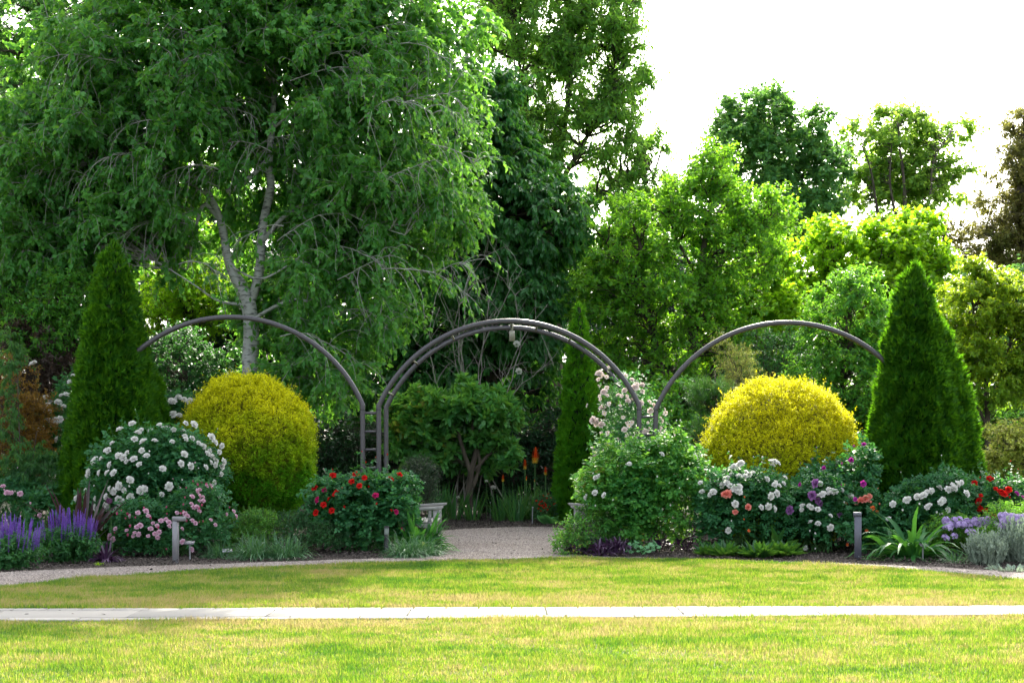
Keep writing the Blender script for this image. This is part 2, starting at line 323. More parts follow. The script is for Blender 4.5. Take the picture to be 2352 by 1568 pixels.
# ================================================================ ground
def sheet(name, poly, z, m, step=None):
    from mathutils.geometry import tessellate_polygon
    v = [Vector((p[0], p[1], z)) for p in poly]; tri = tessellate_polygon([v])
    mb = MB(); mb.add([list(p) for p in v], np.array([[a, b, c] if (v[b]-v[a]).cross(v[c]-v[a]).z > 0 else [a, c, b] for a, b, c in tri])); return tag(mb.link(name, m), kind='structure')
M['soil'] = plain('soil', (.02, .025, .01), (.04, .055, .015), .95, nscale=1.5, bump=.4)
M['mulch'] = plain('bark mulch', (.012, .009, .007), (.085, .068, .055), .95, nscale=38, bump=1, bscale=45)
def gravelmat():
    m, nt, N, L = mat('crushed gravel'); out = N.new('ShaderNodeOutputMaterial'); tc = N.new('ShaderNodeTexCoord')
    vo = N.new('ShaderNodeTexVoronoi'); vo.inputs['Scale'].default_value = 75; L.new(tc.outputs['Object'], vo.inputs['Vector'])
    no = N.new('ShaderNodeTexNoise'); no.inputs['Scale'].default_value = .9; no.inputs['Detail'].default_value = 5; L.new(tc.outputs['Object'], no.inputs['Vector'])
    r = N.new('ShaderNodeValToRGB'); r.color_ramp.elements[0].color = (.10, .086, .076, 1); r.color_ramp.elements[1].color = (.37, .32, .285, 1)
    r.color_ramp.elements[0].position = .05
    sp = N.new('ShaderNodeSeparateColor'); L.new(vo.outputs['Color'], sp.inputs[0]); L.new(sp.outputs[0], r.inputs[0])
    mx = N.new('ShaderNodeMix'); mx.data_type = 'RGBA'; mx.blend_type = 'MULTIPLY'; mx.inputs[0].default_value = .5; L.new(r.outputs[0], mx.inputs[6])
    r2 = N.new('ShaderNodeValToRGB'); r2.color_ramp.elements[0].color = (.55, .45, .36, 1); r2.color_ramp.elements[0].position = .35; r2.color_ramp.elements[1].position = .6; L.new(no.outputs['Fac'], r2.inputs[0]); L.new(r2.outputs[0], mx.inputs[7])
    pr = N.new('ShaderNodeBsdfPrincipled'); pr.inputs['Roughness'].default_value = .9; L.new(mx.outputs[2], pr.inputs['Base Color'])
    bp = N.new('ShaderNodeBump'); bp.inputs['Strength'].default_value = .8; bp.inputs['Distance'].default_value = .012; bp.invert = True
    L.new(vo.outputs['Distance'], bp.inputs['Height']); L.new(bp.outputs[0], pr.inputs['Normal']); L.new(pr.outputs[0], out.inputs[0]); return m
M['gravel'] = gravelmat()
def islandmat(name, cols, rough=.9):
    m, nt, N, L = mat(name); out = N.new('ShaderNodeOutputMaterial'); geo = N.new('ShaderNodeNewGeometry'); r = N.new('ShaderNodeValToRGB')
    L.new(geo.outputs['Random Per Island'], r.inputs[0]); el = r.color_ramp.elements
    for i, c in enumerate(cols):
        p = i/(len(cols)-1)
        if i == 0: el[0].color = rgb(c)
        elif i == len(cols)-1: el[-1].color = rgb(c)
        else: el.new(p).color = rgb(c)
    pr = N.new('ShaderNodeBsdfPrincipled'); pr.inputs['Roughness'].default_value = rough; L.new(r.outputs[0], pr.inputs['Base Color']); L.new(pr.outputs[0], out.inputs[0]); return m
M['stones'] = islandmat('loose stones', [(.13, .11, .10), (.27, .235, .21), (.42, .37, .335)])
M['chips'] = islandmat('bark chips', [(.010, .008, .007), (.035, .028, .024), (.07, .055, .048), (.16, .135, .115)])
lawn_edge = [(-700, 1452), (-300, 1388), (0, 1352), (250, 1328.5), (600, 1307.5), (1000, 1293), (1363, 1286), (1621, 1290), (1770, 1296), (2010, 1307), (2352, 1337), (2650, 1370), (3000, 1425)]
bed_edge_l = [(-700, 1380), (-300, 1340), (0, 1316), (250, 1304), (517, 1295.5), (760, 1287), (930, 1281), (1003, 1277)]
gap = [(1003, 1262), (1000, 1240), (1004, 1222), (1060, 1216), (1150, 1212), (1230, 1211), (1290, 1214), (1300, 1230), (1296, 1252), (1310, 1272), (1370, 1279)]
bed_edge_r = [(1480, 1282), (1621, 1286.5), (1770, 1290.5), (2010, 1297.5), (2352, 1316), (2650, 1338), (3000, 1370)]
LE = np.array([G(*p) for p in lawn_edge]); les = spline(LE, 90)
gp = [G(*p) for p in bed_edge_l]+[G(*p) for p in gap]+[G(*p) for p in bed_edge_r]; gps = spline(gp, 160)
gps[:, 0] += rng.normal(size=160)*.015; gps[:, 1] += rng.normal(size=160)*.03
mb = MB(); mb.add([[-500, -60, 0], [500, -60, 0], [500, 600, 0], [-500, 600, 0]], [[0, 1, 2, 3]]); tag(mb.link('ground', M['soil']), kind='structure')
sheet('garden_bed', [(-14, 15.0), (14, 15.0), (14, 34), (-14, 34)], .004, M['mulch'])
sheet('gravel_path', list(les[:, :2])[::-1]+list(gps[:, :2]), .012, M['gravel'])
def ledge(x): return np.interp(x, les[:, 0], les[:, 1])
M['turf'] = plain('turf floor', (.045, .075, .012), (.12, .13, .035), .95, nscale=3.5, bump=.4)
sheet('lawn', [(-12, 2), (12, 2)]+[(a, b) for a, b in les[:, :2][::-1]], .018, M['turf'])
# walk of pale slabs
a0, a1, b0, b1 = G(0, 1405), G(2352, 1398), G(0, 1433.5), G(2352, 1419)
def wl_(u, v):  # u metres along X, v 0 near .. 1 far
    n_ = b0+(b1-b0)*((u-b0[0])/(b1[0]-b0[0])); f_ = a0+(a1-a0)*((u-a0[0])/(a1[0]-a0[0])); return np.array([u, n_[1]*(1-v)+f_[1]*v])
def slabs(rows):
    mb = MB()
    for v0, v1, ln, off in rows:
        u = -9+off
        while u < 9:
            u1 = u+ln*U(.98, 1.02); h = .036+U(-.002, .002)
            c = [wl_(u+.006, v0+.009), wl_(u1-.006, v0+.009), wl_(u1-.006, v1-.009), wl_(u+.006, v1-.009)]
            ins = [wl_(u+.011, v0+.018), wl_(u1-.011, v0+.018), wl_(u1-.011, v1-.018), wl_(u+.011, v1-.018)]
            v = [[*p, .0] for p in c]+[[*p, h-.004] for p in c]+[[*p, h] for p in ins]
            mb.add(v, [[0, 1, 5, 4], [1, 2, 6, 5], [2, 3, 7, 6], [3, 0, 4, 7], [4, 5, 9, 8], [5, 6, 10, 9], [6, 7, 11, 10], [7, 4, 8, 11], [8, 9, 10, 11]]); u = u1
    return mb
M['slab'] = islandmat('pale stone slabs', [(.14, .137, .125), (.175, .17, .155), (.21, .203, .185)], .75)
tag(slabs([(0, .20, .62, .2), (.20, .80, 1.25, .55), (.80, 1.0, .31, 0)]).link('stone_walk', M['slab']), kind='structure')
# loose stones and chips
def scatter_stuff(name, m, pts, size, flat, label):
    n = len(pts); T = rdir(n); T[:, 2] *= flat; T = nrm(T); N = nrm(np.array([0, 0, 1.])+rng.normal(size=(n, 3))*.4); B = nrm(np.cross(N, T))
    s = size*U(.5, 1.4, n)[:, None]; v = np.stack([pts+T*s, pts+B*s*.7, pts-T*s*.9, pts-B*s*.6, pts+N*s*.55], 1)
    k = (np.arange(n)*5)[:, None, None]; f = (np.array([[0, 1, 4], [1, 2, 4], [2, 3, 4], [3, 0, 4]])[None]+k).reshape(-1, 3)
    mb = MB(); mb.add(v, f); return tag(mb.link(name, m), label, None, None, 'stuff')
gpoly = np.vstack([les[::-1, :2], gps[:, :2]])
def inpoly(p, poly):
    x, y = p[:, 0], p[:, 1]; r = np.zeros(len(p), bool); j = len(poly)-1
    for i in range(len(poly)):
        xi, yi = poly[i]; xj, yj = poly[j]
        c = ((yi > y) != (yj > y)) & (x < (xj-xi)*(y-yi)/(yj-yi+1e-12)+xi); r ^= c; j = i
    return r
pp = np.c_[U(-7, 7.5, 200000), U(14.6, 27, 200000)]; pp = pp[inpoly(pp, gpoly)][:52000]
scatter_stuff('loose_gravel', M['stones'], np.c_[pp, np.full(len(pp), .012)], .011, .3, 'pale loose gravel lying on the path round the lawn')
pp = np.c_[U(-8, 8.5, 170000), U(15.5, 30, 170000)]; pp = pp[~inpoly(pp, gpoly) & (pp[:, 1] > ledge(pp[:, 0])+.2)]
mz = .01+.03*np.clip(lump(np.c_[pp, pp[:, 0]*0], 3, 5)+.5, 0, 1)
k = len(pp); n = k; T = rdir(n)*np.array([1, 1, .35]); N = nrm(np.array([0, 0, 1.])+rng.normal(size=(n, 3))*.6)
mb = MB(); leaves(mb, np.c_[pp, mz], T, N, U(.02, .055, n), U(.008, .02, n)); tag(mb.link('mulch_chips', M['chips']), 'dark bark mulch chips spread under the flower beds', None, None, 'stuff')
# ---------------------------------------------------------------- grass
def grassmat():
    m, nt, N, L = mat('lawn grass'); out = N.new('ShaderNodeOutputMaterial'); geo = N.new('ShaderNodeNewGeometry'); tc = N.new('ShaderNodeTexCoord')
    n1 = N.new('ShaderNodeTexNoise'); n1.inputs['Scale'].default_value = 1.1; n1.inputs['Detail'].default_value = 6; n1.inputs['Roughness'].default_value = .65
    mp = N.new('ShaderNodeMapping'); mp.inputs['Scale'].default_value = (.55, 1, 0); L.new(tc.outputs['Object'], mp.inputs[0]); L.new(mp.outputs[0], n1.inputs['Vector'])
    # dry strip beside the slabs
    sx = N.new('ShaderNodeSeparateXYZ'); L.new(tc.outputs['Object'], sx.inputs[0])
    d = N.new('ShaderNodeMath'); d.operation = 'SUBTRACT'; L.new(sx.outputs[1], d.inputs[0]); d.inputs[1].default_value = 13.15
    ab = N.new('ShaderNodeMath'); ab.operation = 'ABSOLUTE'; L.new(d.outputs[0], ab.inputs[0])
    mr = N.new('ShaderNodeMapRange'); mr.inputs[1].default_value = .5; mr.inputs[2].default_value = 2.0; mr.inputs[3].default_value = .17; mr.inputs[4].default_value = -.03; L.new(ab.outputs[0], mr.inputs[0])
    n2 = N.new('ShaderNodeTexNoise'); n2.inputs['Scale'].default_value = 6; n2.inputs['Detail'].default_value = 2; L.new(mp.outputs[0], n2.inputs['Vector'])
    n3 = N.new('ShaderNodeMath'); n3.operation = 'MULTIPLY_ADD'; L.new(n2.outputs['Fac'], n3.inputs[0]); n3.inputs[1].default_value = 1.1; n3.inputs[2].default_value = -.55
    n4 = N.new('ShaderNodeMath'); n4.operation = 'ADD'; L.new(n3.outputs[0], n4.inputs[0])
    n5 = N.new('ShaderNodeMath'); n5.operation = 'MULTIPLY_ADD'; L.new(n1.outputs['Fac'], n5.inputs[0]); n5.inputs[1].default_value = 1.9; n5.inputs[2].default_value = -.45; L.new(n5.outputs[0], n4.inputs[1])
    s1 = N.new('ShaderNodeMath'); s1.operation = 'ADD'; L.new(n4.outputs[0], s1.inputs[0]); L.new(mr.outputs[0], s1.inputs[1])
    s2 = N.new('ShaderNodeMath'); s2.operation = 'MULTIPLY_ADD'; L.new(geo.outputs['Random Per Island'], s2.inputs[0]); s2.inputs[1].default_value = .5; L.new(s1.outputs[0], s2.inputs[2])
    def ramp(cols):
        r = N.new('ShaderNodeValToRGB'); L.new(s2.outputs[0], r.inputs[0]); e = r.color_ramp.elements
        e[0].position = cols[0][0]; e[0].color = rgb(cols[0][1]); e[1].position = cols[-1][0]; e[1].color = rgb(cols[-1][1])
        for p, c in cols[1:-1]: e.new(p).color = rgb(c)
        return r
    r = ramp([(.34, (.014, .07, .018)), (.66, (.04, .13, .022)), (.90, (.11, .15, .045)), (1.0, (.24, .205, .10))])
    t = ramp([(.34, (.07, .20, .010)), (.66, (.23, .37, .015)), (.90, (.35, .36, .05)), (1.0, (.42, .35, .13))])
    pr = N.new('ShaderNodeBsdfPrincipled'); pr.inputs['Roughness'].default_value = .5; pr.inputs['Specular IOR Level'].default_value = .3; L.new(r.outputs[0], pr.inputs['Base Color'])
    ts = N.new('ShaderNodeBsdfTranslucent'); L.new(t.outputs[0], ts.inputs[0]); ms = N.new('ShaderNodeMixShader'); ms.inputs[0].default_value = .5
    L.new(pr.outputs[0], ms.inputs[1]); L.new(ts.outputs[0], ms.inputs[2]); L.new(ms.outputs[0], out.inputs[0]); return m
M['grass'] = grassmat()
def grass(name, pts, h, wd, label):
    n = len(pts); z = .015; tall = np.clip(1+.4*lump(np.c_[pts*np.array([.8, 1.3]), pts[:, 0]*0], 1.6, 8)+.75*np.clip(lump(np.c_[pts*np.array([.7, 1.2]), pts[:, 0]*0], 7, 18)-.25, 0, 1), .45, 2.0); h = h*U(.55, 1.3, n)*tall
    az = U(0, 6.283, n); d = np.c_[np.cos(az), np.sin(az), np.zeros(n)]; s = np.c_[-d[:, 1], d[:, 0], np.zeros(n)]*(wd*U(.6, 1.3, n))[:, None]/2
    b = np.c_[pts, np.full(n, z)]; le = U(.1, .75, n)[:, None]*h[:, None]
    m1 = b+d*le*.35+np.array([0, 0, 1])*h[:, None]*.55; tip = b+d*le+np.array([0, 0, 1])*h[:, None]
    v = np.stack([b-s, b+s, m1+s*.8, m1-s*.8, tip], 1); k = (np.arange(n)*5)[:, None, None]
    mb = MB(); n0 = 0; mb.add(v, (np.array([[0, 1, 2, 3]])[None]+k).reshape(-1, 4)); mb.f.append(((np.array([[3, 2, 4]])[None]+k).reshape(-1, 3), 0))
    return tag(mb.link(name, M['grass']), label, None, None, 'stuff')
def near_walk(x, side):
    lo = b0[1]+(b1[1]-b0[1])*((x-b0[0])/(b1[0]-b0[0])); hi = a0[1]+(a1[1]-a0[1])*((x-a0[0])/(a1[0]-a0[0])); return lo, hi
NG = 1150000
q = np.c_[U(-7.6, 7.6, NG), U(8.6, 19.3, NG)**1.0]
q = q[np.abs(q[:, 0]) < q[:, 1]*.40+.3]
lo, hi = near_walk(q[:, 0], 0); e1 = rng.normal(size=len(q))*.012+.045*np.clip(lump(np.c_[q[:, 0]*1., q[:, 1]*0, q[:, 0]*0], 5, 77)-.15, 0, 1)
fg = q[(q[:, 1] < lo+.02+e1)]; bk = q[(q[:, 1] > hi-.02-e1) & (q[:, 1] < ledge(q[:, 0])+rng.normal(size=len(q))*.03)]
grass('grass', fg, .038, .0048, 'sunlit yellow green grass in front of the stone walk')
grass('grass', bk, .042, .006, 'mown grass of the round lawn behind the stone walk')
# ================================================================ trees
# weeping birch
D = 27
bt = [trunk_from(572, D, [(572, 1000, .16), (573, 870, .155), (577, 760, .15), (566, 680, .14), (528, 610, .09), (505, 500, .07), (478, 440, .05), (440, 330, .035), (420, 180, .02)], .19),
      topo([(574, 700, .10), (596, 620, .085), (603, 520, .085), (622, 430, .08), (618, 380, .07), (628, 250, .055), (634, 120, .04), (640, -60, .025)], D)]
bt += [topo(r, D) for r in [
    [(600, 560, .045), (650, 500, .04, -.3), (700, 470, .03, -.6), (760, 470, .02, -1), (840, 510, .012, -1.4), (930, 540, .008, -1.6)],
    [(520, 440, .045), (560, 420, .05), (612, 370, .045)], [(570, 740, .035), (640, 700, .03, -.3), (700, 690, .022, -.7), (760, 740, .012, -1)],
    [(500, 500, .04), (470, 470, .04), (450, 520, .03), (430, 620, .02)], [(560, 700, .03), (500, 690, .022, -.4), (440, 650, .014, -.8), (360, 600, .009, -1)],
    [(605, 540, .03), (690, 500, .025, .3), (800, 500, .018, .6), (880, 560, .01, .9)], [(596, 860, .02), (660, 850, .017, -.5), (740, 860, .01, -.8), (790, 930, .006, -.9)],
    [(480, 450, .03), (400, 400, .022, -.6), (300, 360, .015, -1), (200, 380, .01, -1.3)], [(622, 300, .03), (720, 220, .022, -.6), (820, 190, .014, -.9), (930, 220, .008, -1.1)],
    [(440, 330, .025), (340, 200, .018, -.6), (240, 120, .012, -.9), (140, 100, .008, -1)], [(628, 200, .025), (560, 100, .018, -.6), (480, 20, .012, -.9)], [(632, 140, .02), (740, 60, .014, -.4), (860, 20, .01, -.6)],
    [(528, 612, .025), (600, 640, .02, -.6), (690, 600, .014, -.9), (760, 640, .01, -1)]]]
bb = [(500, 150, 400, 210, 27, 3.0), (240, 260, 280, 230, 26.6, 2.6), (800, 240, 300, 230, 27, 2.6), (150, 430, 230, 200, 26.5, 2.2), (560, 400, 420, 220, 27, 2.6), (900, 470, 190, 150, 26.6, 1.8), (480, -120, 420, 180, 27.3, 3),
      (760, 640, 230, 170, 26.6, 1.6), (60, 540, 150, 130, 26.5, 1.6), (300, 560, 260, 70, 26.6, 1.4), (730, 830, 150, 110, 26.4, 1.0), (620, 760, 110, 100, 27.6, .9), (760, 30, 330, 190, 27.4, 2.6)]
def bkeep(x, y, Y):
    tx = np.interp(y, [120, 250, 430, 640, 870], [634, 628, 620, 590, 572]); t2 = np.interp(y, [180, 330, 440, 610, 700], [420, 440, 480, 528, 566])
    near = (np.abs(x-tx) < 80) & (y > 120) & (y < 1000) & (Y < 27.1); near |= (np.abs(x-t2) < 60) & (y > 330) & (y < 720) & (Y < 27)
    glow = (x > 300) & (x < 540) & (y > 540) & (y < 800)
    return ~((near & (U(0, 1, len(x)) < .96)) | (glow & (U(0, 1, len(x)) < .4)))
def btwigs(mb, t):
    n = 44; x = U(60, 1040, n); y = U(60, 800, n); ok = (y < 640) | (x > 560); x, y = x[ok], y[ok]; n = len(x)
    o = np.array([P(a, b, c_) for a, b, c_ in zip(x, y, U(24.5, 26.2, n))]); s = np.sign(x-600+rng.normal(size=n)*150)
    a = grow(o, np.c_[s*U(.5, 1, n), U(-.5, .2, n), U(.1, .7, n)], U(.8, 1.9, n), 8, .14, .12); tubes(mb, a, .010, .003, 4, 1)
    o2 = np.repeat(a[:, 1:8:1].reshape(-1, 3), 2, 0); d2 = nrm(np.repeat(np.repeat(s, 7), 2)[:, None]*np.array([[.6, 0, .1]])+rdir(len(o2))*.8)
    b = grow(o2, d2, U(.3, 1.1, len(o2)), 7, .30, .1); tubes(mb, b, .006, .0025, 3, 1); leaf_on(mb, b, 6, .11, .06, KITE, .6, .7, .4, 1)
tree('weeping_birch', 'huge weeping birch with pale forked trunk and long hanging twigs behind the left arch', 'tree', GX(572, D), bt, bb, 2300, 6, .75, 24, .13, .078, M['birch'], M['twig'], tpl=KITE,
     keep=bkeep, lfrac=.3, extra=btwigs, grav=.17, outw=.6, upw=.2, wig=.16, shell=.8, droop=.6, twr=.0065, S=7, la=.1, limbr=.009, side=.8, nup=.4)
for o in bpy.data.objects:
    if o.name.startswith(('trunk', 'limb')) and o.parent and o.parent.name == 'weeping_birch': o.data.materials.clear(); o.data.materials.append(M['whitebark'])
# dark broad leaved tree
D = 32.3
tree('broadleaf_tree', 'dark glossy broad leaved tree with drooping leaves behind the central arch', 'tree', GX(1120, D), [trunk_from(1120, D, [(1125, 950, .16), (1130, 800, .14), (1150, 600, .1), (1160, 420, .06), (1150, 320, .03)], .2)],
     [(1130, 560, 200, 170, D, 1.8), (1190, 700, 140, 120, D-.6, 1.3), (1080, 400, 150, 150, D, 1.5), (1230, 520, 110, 110, D-.4, 1.2), (1040, 720, 170, 130, D, 1.3), (1150, 860, 170, 120, D, 1.2), (1110, 270, 110, 110, D, 1.2), (930, 860, 190, 140, D+.6, 1.2)],
     900, 8, .55, 14, .16, .08, M['dark'], M['bark'], tpl=LONG, grav=.3, droop=.8, shell=.6, outw=1.0, side=.6, nup=.7, seed=3)
# tall airy tree
D = 39
tree('tall_tree', 'tallest airy tree with slender leaves standing against the white sky', 'tree', GX(1270, D), [trunk_from(1270, D, [(1275, 900, .24), (1270, 650, .2), (1265, 480, .15), (1290, 320, .10), (1310, 180, .06), (1300, 0, .03)], .3)]+
     [topo(r, D) for r in [[(1268, 500, .1), (1230, 380, .08), (1205, 230, .05), (1180, 60, .03)], [(1275, 440, .08), (1340, 330, .06), (1390, 220, .04), (1420, 120, .02)], [(1268, 540, .07), (1340, 470, .05), (1420, 430, .035), (1500, 420, .02)], [(1268, 600, .06), (1400, 580, .04), (1500, 560, .02)]]],
     [(1200, 70, 130, 110, D, 2), (1360, 90, 100, 100, D, 1.5), (1455, 150, 60, 60, D, 1), (1280, 200, 150, 90, D, 2), (1430, 240, 80, 60, D, 1), (1330, 340, 150, 80, D, 1.8), (1470, 330, 65, 60, D, 1), (1180, 330, 110, 120, D, 1.6), (1450, 430, 90, 45, D, 1), (1380, 480, 120, 50, D, 1.2), (1250, -80, 180, 90, D, 2), (1400, 20, 60, 60, D, 1), (1330, 600, 150, 60, D, 1.5), (1540, 500, 60, 40, D, .8)],
     640, 9, .66, 16, .17, .05, M['tall'], M['bark'], grav=.16, droop=.5, shell=.75, limbr=.04, twr=.009, la=.2, seed=5)
# oak like tree
D = 31
tree('oak_tree', 'spreading yellow green oak with dark limbs right of the central arch', 'tree', GX(1600, D), [trunk_from(1600, D, [(1590, 850, .11), (1598, 700, .1), (1612, 600, .075), (1625, 520, .05), (1640, 430, .03)], .14)]+
     [topo(r, D) for r in [[(1530, 900, .07), (1500, 760, .06), (1478, 650, .05), (1470, 560, .035), (1440, 500, .02)], [(1612, 610, .05), (1690, 560, .035), (1760, 520, .02)], [(1605, 640, .04), (1560, 560, .03), (1530, 480, .02)], [(1478, 660, .04), (1420, 600, .03), (1380, 540, .02)]]],
     [(1450, 570, 105, 90, D, 1.4), (1620, 480, 100, 95, D, 1.4), (1740, 500, 70, 55, D, 1), (1680, 590, 100, 60, D, 1.2), (1400, 700, 90, 80, D, 1.2), (1540, 700, 120, 90, D, 1.4), (1520, 850, 140, 90, D, 1.3), (1660, 720, 80, 60, D, 1), (1640, 400, 50, 50, D, .8), (1700, 830, 110, 80, D+1, 1.2), (1400, 850, 60, 70, D+.5, .8)],
     620, 8, .45, 14, .095, .055, M['oak'], M['bark'], tpl=OVAL, grav=.02, droop=.1, shell=.75, limbr=.022, seed=6, la=.2)
# far trees
for (x, ytop, nm, lb, blobs, mt, nc, tw) in [
    (1760, 220, 'far_tree', 'distant dense dark green tree with three rounded tops on the skyline', [(1690, 280, 32, 60, 62, 2), (1770, 270, 42, 55, 62, 2), (1845, 300, 45, 45, 62, 2), (1730, 400, 95, 90, 62, 3), (1860, 420, 75, 80, 62, 2.5), (1800, 520, 130, 70, 62, 3), (1650, 340, 20, 40, 62, 1.5), (1900, 370, 30, 40, 62, 1.5)], 'far', 360, 10),
    (2070, 250, 'airy_far_tree', 'distant open tree with thin upright limbs and sky between its leaves', [(2060, 290, 60, 32, 64, 2), (1975, 330, 35, 40, 64, 1.5), (2130, 320, 50, 35, 64, 1.5), (2200, 310, 28, 22, 64, 1), (2040, 380, 50, 50, 64, 2), (2120, 400, 55, 50, 64, 2), (1980, 430, 35, 50, 64, 1.6), (2070, 480, 100, 40, 64, 2.5), (2180, 420, 40, 45, 64, 1.5)], 'faro', 210, 9)]:
    D = 62
    tks = [trunk_from(x, D, [(x, 800, .2), (x+2, 600, .13), (x+8, 450, .08), (x-4, 330, .04), (x-6, ytop+20, .015)], .3)]
    tks += [topo([(x, 600, .08), (x+60, 480, .06), (x+72, 380, .04), (x+100, 320, .015)], D), topo([(x, 620, .08), (x-50, 500, .06), (x-68, 400, .04), (x-90, 330, .015)], D), topo([(x, 540, .07), (x-25, 430, .05), (x-22, 330, .02)], D)]
    tree(nm, lb, 'tree', GX(x, D), tks, blobs, nc, tw, .8, 12 if mt == 'far' else 12, .22, .15, M[mt], M['bark'], grav=.05, shell=.8, limbr=.024, twr=.007, la=.15, seed=int(x))
tree('cypress_tree', 'brownish ragged cypress at the right edge of the garden skyline', 'tree', GX(2350, 52), [trunk_from(2352, 52, [(2350, 700, .25), (2345, 450, .15), (2352, 300, .08), (2356, 240, .03)], .3)],
     [(2345, 290, 35, 45, 52, 1.2), (2320, 380, 50, 40, 52, 1.4), (2300, 480, 60, 45, 52, 1.5), (2250, 560, 75, 45, 52, 1.5), (2340, 560, 70, 70, 52, 2), (2190, 540, 30, 30, 52, .8), (2380, 420, 60, 140, 52, 2)], 300, 9, .6, 15, .16, .055, M['cypress'], M['bark'], grav=.02, shell=.8, limbr=.02, seed=9)
# lime leaved tree and its companion
D = 35
tree('lime_leaf_tree', 'bright yellow leaved tree glowing in the sun behind the right arch', 'tree', GX(1990, D), [trunk_from(1990, D, [(1995, 800, .12), (2000, 650, .08), (2030, 560, .03)], .16), topo([(1992, 760, .07), (1930, 660, .05), (1890, 600, .02)], D), topo([(1995, 740, .06), (2090, 640, .04), (2110, 560, .02)], D)],
     [(1960, 600, 110, 70, D, 1.5), (2080, 570, 70, 55, D, 1.2), (2110, 640, 70, 60, D, 1.2), (1880, 660, 60, 50, D, 1), (2010, 680, 140, 60, D, 1.4), (1900, 530, 30, 25, D, .6), (2110, 525, 30, 25, D, .6)], 330, 8, .5, 13, .13, .10, M['lime'], M['bark'], tpl=OVAL, grav=.05, shell=.7, limbr=.025, seed=10, la=.2)
D = 33
tree('hazel_shrub', 'rounded yellow green leaf shrub tree between the oak and the right arch', 'shrub', GX(1740, D), [trunk_from(1740, D, [(1745, 850, .06), (1750, 720, .04), (1760, 620, .02)], .09), topo([(1744, 860, .04), (1690, 740, .03), (1670, 680, .015)], D)],
     [(1740, 660, 95, 55, D, 1.2), (1790, 720, 80, 45, D, 1.1), (1690, 740, 60, 50, D, 1), (1760, 590, 50, 40, D, .8), (1760, 810, 120, 60, D, 1.2)], 210, 8, .4, 13, .11, .095, M['lime'], M['bark'], tpl=OVAL, grav=.05, shell=.7, limbr=.02, seed=11)
# leafy shrub right of right arch
D = 26.5
tree('laurel_shrub', 'tall shrub of pointed green leaves just left of the right conifer', 'shrub', GX(1930, D), [trunk_from(1930, D, [(1930, 1000, .05), (1935, 850, .04), (1950, 700, .02)], .07)],
     [(1950, 760, 85, 110, D, .9), (1920, 880, 100, 110, D, 1), (1990, 900, 90, 150, D, 1), (1940, 1010, 130, 110, D, 1), (1830, 980, 80, 90, D, .8), (1975, 690, 40, 50, D, .5)], 330, 8, .38, 15, .095, .04, M['shrub'], M['bark'], grav=.02, shell=.6, upw=.6, seed=12, tpl=LONG, droop=.2, limbr=.015)
tree('olive_shrub', 'dark grey green shrub under the top of the right arch', 'shrub', GX(1790, 29), [trunk_from(1790, 29, [(1790, 1000, .05), (1790, 880, .03)], .07)],
     [(1760, 850, 90, 75, 29, .9), (1830, 830, 70, 70, 29, .9), (1780, 960, 130, 90, 29, 1), (1650, 960, 90, 100, 29.5, 1)], 210, 8, .35, 15, .07, .03, M['dark'], M['bark'], grav=.02, shell=.6, seed=13, limbr=.015)
# maple
D = 27
tree('japanese_maple', 'fine leaved maple with yellow top at the right edge behind the conifer', 'tree', GX(2270, D), [trunk_from(2270, D, [(2268, 960, .05), (2262, 860, .04), (2240, 740, .025), (2230, 660, .012)], .07), topo([(2268, 960, .04), (2300, 860, .03), (2330, 740, .015)], D), topo([(2268, 980, .035), (2220, 880, .025), (2190, 780, .012)], D)],
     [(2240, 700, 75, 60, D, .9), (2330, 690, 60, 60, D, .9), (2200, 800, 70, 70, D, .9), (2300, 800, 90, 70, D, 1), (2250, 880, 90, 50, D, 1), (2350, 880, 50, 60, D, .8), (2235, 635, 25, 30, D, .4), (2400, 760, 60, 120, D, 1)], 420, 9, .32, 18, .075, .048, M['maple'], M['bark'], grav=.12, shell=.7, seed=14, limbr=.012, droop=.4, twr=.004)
tree('peach_leaf_shrub', 'low shrub with peach and yellow young leaves right of the conifer', 'shrub', GX(2320, 24.5), [trunk_from(2320, 24.5, [(2320, 1120, .025), (2318, 1060, .02), (2310, 990, .01)], .035)],
     [(2310, 1020, 60, 50, 24.5, .6), (2355, 1060, 60, 70, 24.5, .6), (2290, 1085, 45, 40, 24.5, .5), (2400, 1010, 60, 70, 24.5, .6)], 130, 7, .28, 13, .06, .035, M['peach'], M['bark'], grav=.02, shell=.7, seed=15, limbr=.008, twr=.003, tpl=LONG, upw=.4)
# left side shrubs
tree('lilac_shrub', 'yellow tipped green shrub left of the left conifer', 'shrub', GX(130, 25.5), [trunk_from(130, 25.5, [(135, 900, .05), (140, 750, .03), (150, 640, .015)], .07)],
     [(150, 690, 60, 70, 25.5, .8), (110, 770, 80, 80, 25.5, .9), (30, 720, 70, 90, 25.8, .9)], 230, 8, .38, 14, .085, .038, M['shrub'], M['bark'], shell=.6, seed=16, tpl=LONG, limbr=.013, grav=.08)
tree('maroon_shrub', 'dark maroon shrub behind the orange barberry at far left', 'shrub', GX(70, 25), [trunk_from(70, 25, [(70, 1000, .04), (75, 880, .02)], .06)],
     [(60, 830, 110, 90, 25, .9), (150, 880, 80, 80, 25, .8), (60, 960, 140, 110, 25, .9)], 210, 8, .3, 14, .06, .032, M['maroon'], M['bark'], shell=.6, seed=17, limbr=.012)
tree('orange_barberry', 'orange leaved dome shaped barberry at the left edge', 'shrub', GX(30, 23), [trunk_from(30, 23, [(30, 1080, .03), (30, 980, .015)], .04)],
     [(20, 960, 90, 125, 23, .8), (60, 1010, 60, 90, 23, .6)], 240, 9, .22, 17, .035, .02, M['orange_leaf'], M['bark'], shell=.5, seed=18, limbr=.006, twr=.003, upw=.5)
